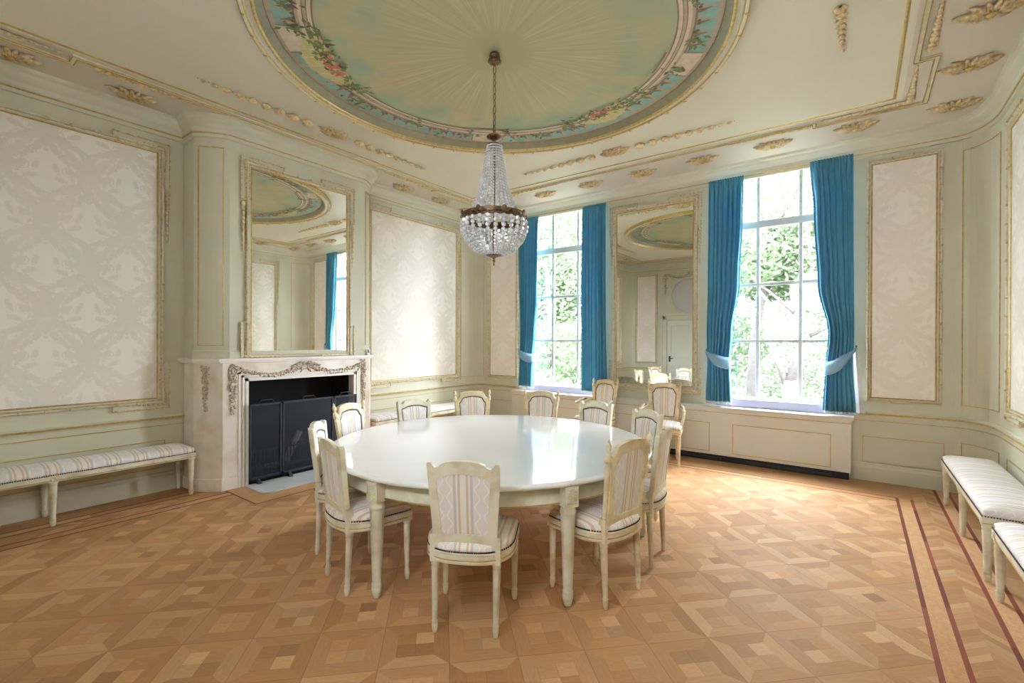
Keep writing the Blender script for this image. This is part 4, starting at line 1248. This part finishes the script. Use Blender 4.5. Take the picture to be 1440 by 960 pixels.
def cushion(mb, outline, z0, dome, rows=((1.0, 0), (1.012, .016), (.99, .034), (.92, .050), (.78, .062), (.5, .072), (.2, .076)), c=(0, .19)):
    mb.smooth = True
    P = [[(c[0] + (x - c[0]) * k, c[1] + (y - c[1]) * k, z0 + h * dome) for x, y in outline] for k, h in rows]
    n = len(outline); b = len(mb.v)
    vs = [p for r in P for p in r] + [(c[0], c[1], z0 + .077 * dome)]
    m = len(P)
    fs = [(i * n + k, i * n + (k + 1) % n, (i + 1) * n + (k + 1) % n, (i + 1) * n + k) for i in range(m - 1) for k in range(n)]
    fs += [((m - 1) * n + k, (m - 1) * n + (k + 1) % n, m * n) for k in range(n)] + [tuple(range(n - 1, -1, -1))]
    mb.add(vs, fs)
def rail_loop(mb, outline, z0, z1, off=0.0, th=.05):
    n = len(outline); c = (0, .19)
    prof = ((-th, z0), (0, z0), (.004, z0 + .012), (0, z0 + .02), (0, z1 - .012), (.003, z1 - .006), (0, z1), (-th, z1))
    P = []
    for x, y in outline:
        d = Vector((x - c[0], y - c[1])); L = d.length; d /= L
        P.append([(x + d.x * (o + off), y + d.y * (o + off), z) for o, z in prof])
    mb.grid(P + [P[0]])
def make_chair(kind):
    """kind A: notched crest; B: turned posts with finials; C: armchair with finials"""
    name = 'armchair' if kind == 'C' else 'dining_chair'
    root = empty(name)
    body = M['wood_white'] if kind == 'A' else M['chair_cream']
    zs = .40 if kind != 'C' else .41
    ol = seat_outline()
    mb = MB(); rail_loop(mb, ol, zs - .005, zs + .055); mb.build('seat_rail', body, root, bev=None)
    mb = MB(); mb.tube([(x * 1.004, .19 + (y - .19) * 1.004, zs + .016) for x, y in ol], .0035, 5, closed=True); mb.build('gilt_line', M['gold'], root)
    mb = MB(); cushion(mb, [(x * .985, .19 + (y - .19) * .985) for x, y in ol], zs + .055, 1.0); cu = mb.build('seat_cushion', M['stripes'], root)
    mb = MB()
    for i in range(len(ol)):
        a, b = Vector(ol[i]), Vector(ol[(i + 1) % len(ol)]); k = max(1, round((b - a).length / .011))
        for j in range(k):
            p = a.lerp(b, j / k); mb.ball((p.x * .996, .19 + (p.y - .19) * .996, zs + .060), .0052, 5, 3)
    mb.build('nail_trim', M['nails'], cu)
    flu = lambda z: .24 if .075 < z < zs - .06 else 0.0
    for sx in (1, -1):
        mb = MB(Matrix.Translation((sx * .218, .385, 0))); mb.lathe(leg_prof(zs), seg=16, flute=flu)
        mb.box(-.026, -.026, zs - .006, .026, .026, zs + .05)
        mb.T = mb.T @ Matrix.Translation((0, .026, zs + .022)) @ Matrix.Rotation(-PI / 2, 4, 'X')
        for k in range(6): mb.ball((.010 * math.cos(k * PI / 3), .010 * math.sin(k * PI / 3), 0), (.008, .008, .004), 6, 4)
        mb.ball((0, 0, .002), .006, 6, 4)
        mb.build('leg', body, root)
    wt = .198 if kind == 'A' else .205                  # half width of the back at its top
    lean = .125
    H = .935 if kind == 'A' else (.955 if kind == 'B' else .985)
    yb = lambda z: .018 - max(0.0, z - .46) * lean
    for sx in (1, -1):                                # rear leg runs up into the stile
        mb = MB()
        prof = leg_prof(zs - .01)
        ring = []
        for r, z in prof:
            t = z / zs; cx, cy = sx * (.168 + .002 * t), .018 * t
            ring.append([(cx + r * (1 - (flu(z) if k % 2 else 0)) * math.cos(2 * PI * k / 16), cy + r * (1 - (flu(z) if k % 2 else 0)) * math.sin(2 * PI * k / 16), z) for k in range(16)])
        mb.smooth = True
        vs = [p for q in ring for p in q]; mb.add(vs, [(i * 16 + k, i * 16 + (k + 1) % 16, (i + 1) * 16 + (k + 1) % 16, (i + 1) * 16 + k) for i in range(len(ring) - 1) for k in range(16)] + [tuple(range(15, -1, -1))])
        z0, z1 = zs - .012, .535
        xa = .170
        mb.hexa([(sx * (xa - .023), -.012, z0), (sx * (xa + .023), -.012, z0), (sx * (xa + .023), .045, z0), (sx * (xa - .023), .045, z0)],
                [(sx * (xa - .021), yb(z1) - .02, z1), (sx * (xa + .024), yb(z1) - .02, z1), (sx * (xa + .024), yb(z1) + .022, z1), (sx * (xa - .021), yb(z1) + .022, z1)])
        mb.build('leg', body, root)
    # back frame: matched outer and inner outlines (x, z)
    zr = .485 if kind != 'C' else .515
    if kind == 'A':
        half_o = [(.0, zr + .004), (.10, zr), (.172, zr), (.180, .62), (.190, .78), (wt, H - .012), (wt - .004, H), (.176, H + .002), (.166, H - .012), (.150, H - .026), (.128, H - .018), (.118, H - .004), (.088, H + .008), (.045, H + .014), (0, H + .016)]
        half_i = [(.0, zr + .068), (.08, zr + .062), (.124, zr + .066), (.130, .63), (.139, .75), (.148, H - .094), (.148, H - .086), (.145, H - .081), (.138, H - .080), (.127, H - .078), (.112, H - .073), (.100, H - .068), (.076, H - .061), (.04, H - .056), (0, H - .054)]
    else:
        w0, w1 = .158, .176
        half_o = [(.0, zr + .004), (.10, zr), (w0 + .014, zr), (w0 + .016, .62), (w1 + .006, .78), (w1 + .016, H - .06), (w1 + .014, H - .045), (w1 + .0, H - .040), (w1 - .014, H - .034), (w1 - .024, H - .014), (w1 - .034, H + .010), (w1 - .052, H + .022), (.085, H + .030), (.045, H + .035), (0, H + .037)]
        half_i = [(.0, zr + .060), (.08, zr + .055), (w0 - .030, zr + .060), (w0 - .026, .63), (w1 - .030, .75), (w1 - .024, H - .115), (w1 - .024, H - .105), (w1 - .028, H - .097), (w1 - .040, H - .088), (w1 - .050, H - .066), (w1 - .062, H - .048), (w1 - .076, H - .040), (.065, H - .034), (.035, H - .030), (0, H - .028)]
    full_o = half_o + [(-x, z) for x, z in half_o[-2:0:-1]]
    full_i = half_i + [(-x, z) for x, z in half_i[-2:0:-1]]
    n = len(full_o); th = .019
    mb = MB(); P = []
    for (xo, zo), (xi, zi) in zip(full_o, full_i):
        bow = lambda x: -.018 * (1 - (x / .2) ** 2)
        q = lambda x, z, d: (x, yb(z) + bow(x) + d, z)
        e = .012
        dx, dz = (xi - xo), (zi - zo); L = math.hypot(dx, dz) or 1; ux, uz = dx / L * e, dz / L * e
        P.append([q(xo, zo, -th), q(xo, zo, th - .008), q(xo + ux, zo + uz, th), q(xi - ux, zi - uz, th), q(xi - ux * .3, zi - uz * .3, th - .008), q(xi, zi, th - .012), q(xi, zi, -th)])
    mb.grid([r + [r[0]] for r in P] + [P[0] + [P[0][0]]])
    mb.build('back_frame', body, root)
    bow = lambda x: -.018 * (1 - (x / .2) ** 2)
    def pad(d, bulge, shrink=1.0):
        zc = (full_i[0][1] + half_i[-1][1]) / 2
        rings = []
        for k, h in ((1.0, 0.0), (.94, .55), (.8, .85), (.5, 1.0), (.2, 1.02)):
            rings.append([(x * k, yb(zc + (z - zc) * k) + bow(x * k) + d + bulge * h, zc + (z - zc) * k) for x, z in full_i])
        mb = MB(); mb.smooth = True
        vs = [p for r in rings for p in r] + [(0, yb(zc) + bow(0) + d + bulge * 1.02, zc)]
        mb.add(vs, [(i * n + k, i * n + (k + 1) % n, (i + 1) * n + (k + 1) % n, (i + 1) * n + k) for i in range(4) for k in range(n)] + [(4 * n + k, 4 * n + (k + 1) % n, 5 * n) for k in range(n)])
        return mb
    fp = pad(.006, .016).build('back_pad', M['stripes'], root)
    pad(-.012, -.003).build('back_cloth', M['stripes'], root)
    mb = MB(); mb.tube([(x, yb(z) + bow(x) + .012, z) for x, z in full_i], .005, 6, closed=True); mb.build('piping', M['piping'], fp)
    if kind != 'A':
        for sx in (1, -1):
            xa, xb = .168, .205
            path = []
            mb = MB()
            prof = [(.017, .53), (.019, .545), (.014, .556), (.0155, .57), (.0165, H - .11), (.0175, H - .095), (.013, H - .088), (.020, H - .070), (.0225, H - .05), (.017, H - .040), (.019, H - .030), (.009, H - .022), (.0105, H - .012), (.017, H + .004), (.018, H + .016), (.012, H + .032), (.005, H + .042), (.006, H + .050), (.001, H + .062)]
            S_ = 16; vs = []
            for r, z in prof:
                t = (z - .53) / (H - .53); cx, cy = sx * (xa + (xb - xa) * t), yb(z)
                for k in range(S_):
                    rr = r * (1 - (.22 if (k % 2 and .575 < z < H - .12) else 0)); vs.append((cx + rr * math.cos(2 * PI * k / S_), cy + rr * math.sin(2 * PI * k / S_), z))
            m = len(prof); mb.smooth = True
            mb.add(vs, [(i * S_ + k, i * S_ + (k + 1) % S_, (i + 1) * S_ + (k + 1) % S_, (i + 1) * S_ + k) for i in range(m - 1) for k in range(S_)])
            for k in range(6):
                a = k * PI / 3; t = .84; mb.ball((sx * (xa + (xb - xa) * t) + .017 * math.cos(a), yb(H - .065) + .017 * math.sin(a), H - .065), (.008, .008, .018), 5, 4)
            mb.build('back_post', body, root)
            mb = MB(); t = 1.03; cx = sx * (xa + (xb - xa) * t); mb.ball((cx, yb(H), H + .016), (.0165, .0165, .019), 8, 6); mb.ball((cx, yb(H), H + .045), .007, 6, 5); mb.build('finial', M['gilt_dull'], root)
    if kind == 'C':
        for sx in (1, -1):
            a = (sx * .190, yb(.72) + .015, .715)
            mb = MB(); mb.tube([a, (sx * .205, .05, .725), (sx * .238, .15, .715), (sx * .262, .24, .70), (sx * .270, .285, .695), (sx * .270, .31, .685)], [.014, .015, .018, .020, .022, .014], 8)
            mb.tube([(sx * .243, .26, zs + .05), (sx * .246, .235, zs + .11), (sx * .262, .245, .60), (sx * .268, .285, .67)], [.020, .016, .016, .019], 8)
            mb.build('armrest', body, root)
            mb = MB(); mb.tube([(sx * .218, .10, .735), (sx * .238, .15, .741), (sx * .258, .22, .727), (sx * .264, .245, .716)], [.006, .016, .016, .006], 8); mb.build('arm_pad', M['stripes'], root)
            mb = MB(); mb.tube([(sx * .216, .10, .733), (sx * .236, .15, .733), (sx * .262, .245, .713)], [.006, .019, .006], 8); mb.build('piping', M['piping'], root)
    return root
M['chair_cream'] = paint('cream_gilt_lacquer', S(227, 213, 178), .36, .05, 10, 0, S(196, 170, 122), coat=.15)
protoA, protoB, protoC = make_chair('A'), make_chair('B'), make_chair('C')
used = set()
def place(kind, x, y, facing, label):
    p = {'A': protoA, 'B': protoB, 'C': protoC}[kind]
    o = p if kind not in used else copy_tree(p)
    used.add(kind)
    o.location = (x, y, 0); o.rotation_euler = (0, 0, math.radians(facing - 90))
    tag(o, label, 'armchair' if kind == 'C' else 'chair', 'armchairs under the pier mirror' if kind == 'C' else 'dining chairs round the table')
place('A', -1.698, 1.873, 118.6, 'white dining chair with its back to the viewer, between the two front table legs')
place('A', -2.71, 1.760, 77, 'white dining chair with notched crest turned three-quarters away, standing beside a table leg')
place('A', -3.335, 2.045, 45, 'white dining chair seen edge-on in front of the fire screen')
place('B', -1.158, 2.712, 168, 'cream dining chair with gilt finials seen from behind, tucked in by the bright floor')
place('A', -1.166, 3.361, 185, 'white dining chair seen edge-on behind the chair with finials, facing across the table')
place('A', -1.582, 4.165, 240, 'white dining chair in front of the armchair by the mirror end of the table')
place('A', -2.222, 4.44, 264, 'white dining chair directly in front of the armchair by the straight curtain')
place('B', -3.01, 4.62, 284, 'cream dining chair with finials below the first window, across the table')
place('B', -3.62, 4.12, 322, 'cream dining chair with finials in front of the far corner of the room')
place('A', -3.82, 3.42, 345, 'white dining chair in front of the pale damask panel, across the table')
place('B', -3.81, 2.64, 18, 'cream dining chair with gilt finials in front of the end of the mantelpiece')
place('C', -3.0, 6.30, 262, 'cream armchair with striped cloth standing beside the straight-hanging curtain')
place('C', -2.11, 6.30, 283, 'cream armchair with striped cloth standing below the middle of the pier mirror')

# ------------------------------------------------------------------ benches
def make_bench(L, D, nl, stripe=True):
    """local: x along the bench, y depth, origin at the middle on the floor"""
    root = empty('bench')
    hx, hy, zs = L / 2, D / 2, .375
    mb = MB()
    for y0, y1 in ((-hy, -hy + .03), (hy - .03, hy)): mb.box(-hx + .0, y0, zs, hx, y1, zs + .055)
    for x0, x1 in ((-hx, -hx + .03), (hx - .03, hx)): mb.box(x0, -hy, zs, x1, hy, zs + .055)
    mb.build('seat_rail', M['wood_white'], root, bev=.006)
    mb = MB()
    for s_ in (1, -1):
        mb.box(-hx - .002, s_ * (hy + .001) - .003, zs + .012, hx + .002, s_ * (hy + .001) + .003, zs + .018)
        mb.box(s_ * (hx + .001) - .003, -hy, zs + .012, s_ * (hx + .001) + .003, hy, zs + .018)
    mb.build('gilt_line', M['gold'], root)
    ol = []
    for cx, cy, t in ((hx - .03, hy - .03, 0), (-hx + .03, hy - .03, 90), (-hx + .03, -hy + .03, 180), (hx - .03, -hy + .03, 270)):
        for i in range(4): a = math.radians(t + 30 * i); ol.append((cx + .03 * math.cos(a), cy + .03 * math.sin(a)))
    P = []
    for d, h in ((0, 0), (-.006, .018), (.0, .036), (.018, .052), (.05, .066), (.11, .076), (.16, .080)):
        P.append([(x - math.copysign(min(d, hx), x) , y - math.copysign(min(d, abs(y)), y), zs + .055 + h) for x, y in ol])
    n = len(ol); vs = [p for r in P for p in r]
    mb = MB(); mb.smooth = True
    mb.add(vs, [(i * n + k, i * n + (k + 1) % n, (i + 1) * n + (k + 1) % n, (i + 1) * n + k) for i in range(len(P) - 1) for k in range(n)] + [tuple((len(P) - 1) * n + k for k in range(n)), tuple(range(n - 1, -1, -1))])
    cu = mb.build('seat_cushion', M['stripes'], root)
    mb = MB()
    for a0, a1, fx in ((-hx, hx, True), (-hy, hy, False)):
        k = int((a1 - a0) / .014)
        for i in range(k + 1):
            t = a0 + (a1 - a0) * i / k
            for s_ in (1, -1): mb.ball((t, s_ * (hy + .001), zs + .060) if fx else (s_ * (hx + .001), t, zs + .060), .0052, 5, 3)
    mb.build('nail_trim', M['nails'], cu)
    flu = lambda z: .22 if .075 < z < zs - .06 else 0.0
    for i in range(nl):
        x = -hx + .03 + (L - .06) * i / (nl - 1)
        for y in (-hy + .03, hy - .03):
            mb = MB(Matrix.Translation((x, y, 0))); mb.lathe([(r * 1.25, z) for r, z in leg_prof(zs)], seg=16, flute=flu)
            mb.box(-.033, -.033, zs - .002, .033, .033, zs + .056)
            sg = -1 if y < 0 else 1
            for k in range(6): mb.ball((.014 * math.cos(k * PI / 3), sg * .033, zs + .028 + .014 * math.sin(k * PI / 3)), (.010, .005, .010), 6, 4)
            mb.build('leg', M['wood_white'], root)
    return root
b1 = make_bench(2.10, .40, 3)
b1.location = (-5.655, .875, 0); b1.rotation_euler = (0, 0, -PI / 2)
tag(b1, 'long striped bench under the large damask panel, before the fireplace', 'bench', 'striped benches along the walls')
b2 = copy_tree(b1); b2.location = (-5.655, 5.20, 0)
tag(b2, 'long striped bench half hidden behind the chairs, between fireplace and far corner', 'bench', 'striped benches along the walls')
b3 = make_bench(1.86, .38, 3); b3.location = (.855, 5.26, 0); b3.rotation_euler = (0, 0, PI / 2)
tag(b3, 'striped bench by the curved corner, on the wall facing the fireplace', 'bench', 'striped benches along the walls')
b4 = copy_tree(b3); b4.location = (.865, 3.17, 0)
tag(b4, 'striped bench cut by the picture edge, in front of the bench by the curved corner', 'bench', 'striped benches along the walls')

# ------------------------------------------------------------------ chandelier
CH = (-2.437, YC)
ch = empty('chandelier', (CH[0], CH[1], ZC + .045), 0, 'basket chandelier of crystal strands on a bronze chain under the painted ceiling', 'chandelier')
TC = Matrix.Translation((0, 0, -(ZC + .045)))
mb = MB(TC); mb.lathe([(.004, 3.86), (.012, 3.865), (.03, 3.872), (.047, 3.885), (.050, 3.90), (.044, 3.915), (.030, 3.925), (.046, 3.935), (.040, 3.958)], seg=24)
for k in range(10): mb.ball((.047 * math.cos(k * PI / 5), .047 * math.sin(k * PI / 5), 3.897), (.012, .012, .014), 6, 4)
mb.build('ceiling_canopy', M['bronze'], ch)
zt, k = 3.862, 0
while zt > 3.30:
    a = PI / 2 * (k % 2); h_, w_ = (.030, .011) if k % 3 else (.036, .014)
    mb = MB(TC @ Matrix.Translation((0, 0, zt - h_)) @ Matrix.Rotation(a, 4, 'Z'))
    mb.tube([(w_ * math.sin(2 * PI * i / 14), 0, h_ * math.cos(2 * PI * i / 14)) for i in range(14)], .0038, 6, closed=True)
    mb.build('chain_link', M['bronze'], ch)
    zt -= 2 * h_ - .009; k += 1
mb = MB(TC); mb.lathe([(.058, 3.198), (.062, 3.204), (.055, 3.212), (.018, 3.222), (.014, 3.235), (.03, 3.245), (.062, 3.262), (.066, 3.272), (.055, 3.284), (.020, 3.296), (.012, 3.31), (.008, 3.325)], seg=28); mb.build('crown_cup', M['bronze'], ch)
mb = MB(TC); mb.lathe([(.010, 2.30), (.010, 3.2)], seg=8); mb.build('stem', M['bronze'], ch)
mb = MB(TC); mb.smooth = True
mb.grid([[((r) * math.cos(2 * PI * q / 72), r * math.sin(2 * PI * q / 72), z) for r, z in ((.245, 2.575), (.262, 2.572), (.266, 2.580), (.262, 2.588), (.258, 2.60), (.260, 2.612), (.266, 2.620), (.262, 2.628), (.246, 2.63), (.245, 2.575))] for q in range(72)], True)
mb.build('bronze_hoop', M['bronze'], ch)
for q in range(8):
    a = q * PI / 4 + .2
    mb = MB(TC @ Matrix.Rotation(a, 4, 'Z')); mb.ball((.266, 0, 2.606), (.012, .045, .022), 10, 6); mb.ball((.272, 0, 2.622), (.010, .02, .02), 8, 6)
    for s_ in (1, -1): mb.ball((.265, s_ * .055, 2.600), (.008, .02, .012), 8, 5)
    mb.build('hoop_ornament', M['bronze'], ch)
mb = MB(TC); mb.lathe([(.003, 2.205), (.008, 2.215), (.004, 2.226), (.007, 2.238), (.014, 2.246), (.006, 2.258), (.014, 2.270), (.050, 2.280), (.066, 2.288), (.064, 2.296)], seg=24); mb.build('bottom_finial', M['bronze'], ch)
def bead(mb, p, r, d):
    """faceted bead, long axis d"""
    p = Vector(p); d = Vector(d).normalized(); s_ = d.cross(Vector((0, 1, 0))).normalized(); t = s_.cross(d)
    vs = [tuple(p - d * r)]
    for h, k in ((-.45, .85), (.45, .85)):
        for q in range(6):
            a = 2 * PI * (q + (.5 if h > 0 else 0)) / 6; vs.append(tuple(p + d * (r * h) + (s_ * math.cos(a) + t * math.sin(a)) * (r * k)))
    vs.append(tuple(p + d * r))
    fs = [(0, 1 + (q + 1) % 6, 1 + q) for q in range(6)] + [(13, 7 + q, 7 + (q + 1) % 6) for q in range(6)]
    for q in range(6): fs += [(1 + q, 1 + (q + 1) % 6, 7 + q), (1 + (q + 1) % 6, 7 + (q + 1) % 6, 7 + q)]
    mb.add(vs, fs, False)
def along(prof, step0, step1):
    """points spaced along an (r, z) profile"""
    out = []; seg = 0; pos = 0.0
    L = [0]
    for a, b in zip(prof, prof[1:]): L.append(L[-1] + math.hypot(b[0] - a[0], b[1] - a[1]))
    s_ = step0 / 2
    while s_ < L[-1]:
        i = max(k for k in range(len(L)) if L[k] <= s_); i = min(i, len(prof) - 2)
        t = (s_ - L[i]) / (L[i + 1] - L[i]); a, b = prof[i], prof[i + 1]
        out.append(((a[0] + (b[0] - a[0]) * t, a[1] + (b[1] - a[1]) * t), (b[0] - a[0], b[1] - a[1])))
        s_ += step0 + (step1 - step0) * s_ / L[-1]
    return out
tent = [(.060, 3.20), (.072, 3.10), (.088, 3.0), (.106, 2.90), (.130, 2.80), (.162, 2.71), (.200, 2.65), (.248, 2.612)]
bowl = [(.262, 2.575), (.268, 2.53), (.262, 2.48), (.245, 2.43), (.215, 2.385), (.17, 2.34), (.11, 2.305), (.062, 2.29)]
NS = 26
def strand(name, prof, s0, s1, r0, r1):
    mb = MB(TC); pts = along(prof, s0, s1)
    for i, ((r, z), (dr, dz)) in enumerate(pts):
        t = i / max(1, len(pts) - 1); bead(mb, (r, 0, z), r0 + (r1 - r0) * t, (dr, 0, dz))
    return mb.build(name, M['crystal'], ch)
t0 = strand('crystal_strand', tent, .023, .031, .0090, .0160)
w0 = strand('bowl_strand', bowl, .036, .026, .022, .012)
for k in range(1, NS):
    for src in (t0, w0):
        c = src.copy(); scene.collection.objects.link(c); c.parent = ch; c.rotation_euler = (0, 0, 2 * PI * (k + (.5 if src is w0 else 0)) / NS)
w0.rotation_euler = (0, 0, PI / NS)

# ------------------------------------------------------------------ garden outside
mb = MB(); mb.box(-30, YW + .31, -1.1, 26, 60, -.9); g = mb.build('garden_ground', M['lawn']); struct(g)
def leaves(name, centre, rad, n, size, mat, parent, rr):
    mb = MB()
    for _ in range(int(n * 2.6)):
        while True:
            p = Vector((rr.uniform(-1, 1), rr.uniform(-1, 1), rr.uniform(-1, 1)))
            if p.length <= 1: break
        if p.length < .35 and rr.random() < .5: p *= 1.8
        c = Vector(centre) + Vector((p.x * rad[0], p.y * rad[1], p.z * rad[2]))
        a = Vector((rr.gauss(0, 1), rr.gauss(0, 1), rr.gauss(0, .6))).normalized(); b = a.orthogonal().normalized()
        s_ = size * rr.uniform(.6, 1.3)
        mb.add([tuple(c - a * s_), tuple(c + b * s_ * .5), tuple(c + a * s_), tuple(c - b * s_ * .5)], [(0, 1, 2, 3)])
    return mb.build(name, mat, parent)
def tree(x, y, h, trunks, crown, n, size, mat, label, seed):
    rr = random.Random(seed)
    root = empty('garden_tree', (x, y, -.9), 0, label, 'tree', 'trees in the garden')
    for pts, r0, r1 in trunks:
        m = len(pts); mb = MB(); mb.tube(pts, [r0 + (r1 - r0) * i / (m - 1) for i in range(m)], 8); mb.build('trunk', M['bark'], root)
    for c, rad in crown: leaves('foliage', c, rad, int(n / len(crown)), size, mat, root, rr)
    return root
tree(-1.05, 10.4, 5, [([(0, 0, 0), (.02, 0, 1.3), (.0, 0, 1.75)], .17, .13), ([(.0, 0, 1.7), (.16, .05, 2.3), (.10, .1, 3.0), (.35, .2, 3.9), (.2, .3, 5)], .11, .03), ([(-.03, 0, 1.6), (-.25, 0, 2.2), (-.42, .1, 2.75), (-.35, .15, 3.2), (-.75, .2, 3.8)], .08, .02), ([(.1, .1, 3.0), (-.4, .2, 3.5), (-1.0, .3, 3.9)], .04, .015), ([(.3, .2, 2.6), (.8, .3, 2.9), (1.3, .2, 3.5)], .04, .012)],
     [((.2, .6, 5.2), (2.0, 1.2, 1.7)), ((-1.2, .5, 4.2), (1.0, .8, .8)), ((1.1, .4, 4.0), (1.0, .8, .7))], 1500, .075, M['leaf_pale'], 'pale tree with a forked trunk outside the window beside the bench wall', 3)
tree(-3.2, 14.5, 7, [([(0, 0, 0), (.1, 0, 2.5), (0, .1, 5)], .16, .06)], [((0, 0, 5.0), (2.4, 1.8, 2.6)), ((-.5, -.4, 2.4), (1.9, 1.0, 1.0))], 3000, .07, M['leaf'], 'leafy garden tree behind the forked tree', 4)
tree(.9, 13.5, 7, [([(0, 0, 0), (-.1, 0, 2.5), (0, .1, 5)], .14, .05)], [((0, 0, 4.6), (2.3, 1.6, 2.6))], 2200, .07, M['leaf'], 'leafy garden tree showing in the upper panes beside the hooked curtain', 5)
tree(-7.5, 12.0, 7, [([(0, 0, 0), (.1, 0, 2.5), (-.2, .1, 5)], .15, .05)], [((0, 0, 4.8), (2.2, 1.5, 2.4)), ((.6, -.2, 2.0), (1.6, .9, .9))], 2600, .07, M['leaf_pale'], 'pale leafy tree outside the window behind the chandelier', 6)
tree(-11.0, 15.5, 9, [([(0, 0, 0), (.1, 0, 3.0), (-.2, .1, 6)], .2, .06)], [((0, 0, 5.6), (3.2, 2.2, 3.4))], 3000, .10, M['leaf'], 'dense garden tree furthest off behind the chandelier window', 7)
def shrub(x, y, r, n, mat, label, seed):
    root = empty('garden_shrub', (x, y, -.9), 0, label, 'shrub', 'shrubs in the garden')
    rr = random.Random(seed)
    leaves('foliage', (0, 0, r * .8), (r, r * .8, r * .8), n, .07, mat, root, rr)
    for k in range(4):
        a = rr.uniform(0, 6.28); mb = MB(); mb.tube([(0, 0, 0), (.4 * r * math.cos(a), .4 * r * math.sin(a), r * .9)], [.03, .01], 5); mb.build('stem', M['bark'], root)
shrub(-2.6, 10.6, 1.05, 800, M['leaf'], 'green shrub low behind the tied curtain beside the pier mirror', 11)
shrub(-6.6, 10.2, 1.1, 900, M['leaf_pale'], 'pale shrub low outside the window behind the chandelier', 12)
shrub(-5.4, 11.6, 1.2, 900, M['leaf'], 'green shrub outside the window beside the straight curtain', 13)
shrub(.4, 12.2, 1.0, 700, M['leaf_pale'], 'pale shrub low beside the forked tree', 14)

def hedge(x, y, L, h, n, mat, label, seed):
    root = empty('garden_hedge', (x, y, -.9), 0, label, 'hedge', 'hedges in the garden')
    rr = random.Random(seed)
    leaves('foliage', (0, 0, h * .5), (L / 2, .8, h * .55), n, .09, mat, root, rr)
    for k in range(6):
        u = -L / 2 + L * (k + .5) / 6; mb = MB(); mb.tube([(u, 0, 0), (u + .1, 0, h * .4), (u, .1, h * .8)], [.05, .03, .01], 5); mb.build('stem', M['bark'], root)
hedge(-2.6, 19.0, 9.0, 3.4, 2600, M['leaf_pale'], 'long pale hedge far behind the forked tree', 21)
hedge(-12.5, 21.0, 9.0, 4.2, 2600, M['leaf'], 'long hedge far outside the window behind the chandelier', 22)
tree(-.4, 16.6, 8, [([(0, 0, 0), (-.1, 0, 2.5), (0, .1, 5)], .14, .05)], [((0, 0, 5.6), (2.6, 1.4, 3.4))], 2400, .08, M['leaf_pale'], 'pale tall tree behind the forked tree, filling the upper panes', 8)

tree(-2.1, 12.2, 9, [([(0, 0, 0), (.1, .2, 2.5), (.5, .3, 5)], .14, .06), ([(.5, .3, 5), (1.2, .4, 6.5)], .06, .03)], [((.6, .2, 6.9), (3.0, 1.6, 2.2)), ((.9, .6, 4.4), (2.0, .8, 1.0))], 4200, .085, M['leaf_pale'], 'tall tree hanging over the upper panes of the window with the forked tree', 9)
tree(-8.6, 13.4, 9, [([(0, 0, 0), (.1, .2, 2.5), (-.3, .3, 5)], .14, .06), ([(-.3, .3, 5), (-1.2, .4, 6.5)], .06, .03)], [((.4, .2, 7.0), (3.2, 1.6, 2.4)), ((.2, .6, 4.2), (2.2, .8, 1.1))], 4200, .085, M['leaf'], 'tall tree hanging over the upper panes of the window behind the chandelier', 10)
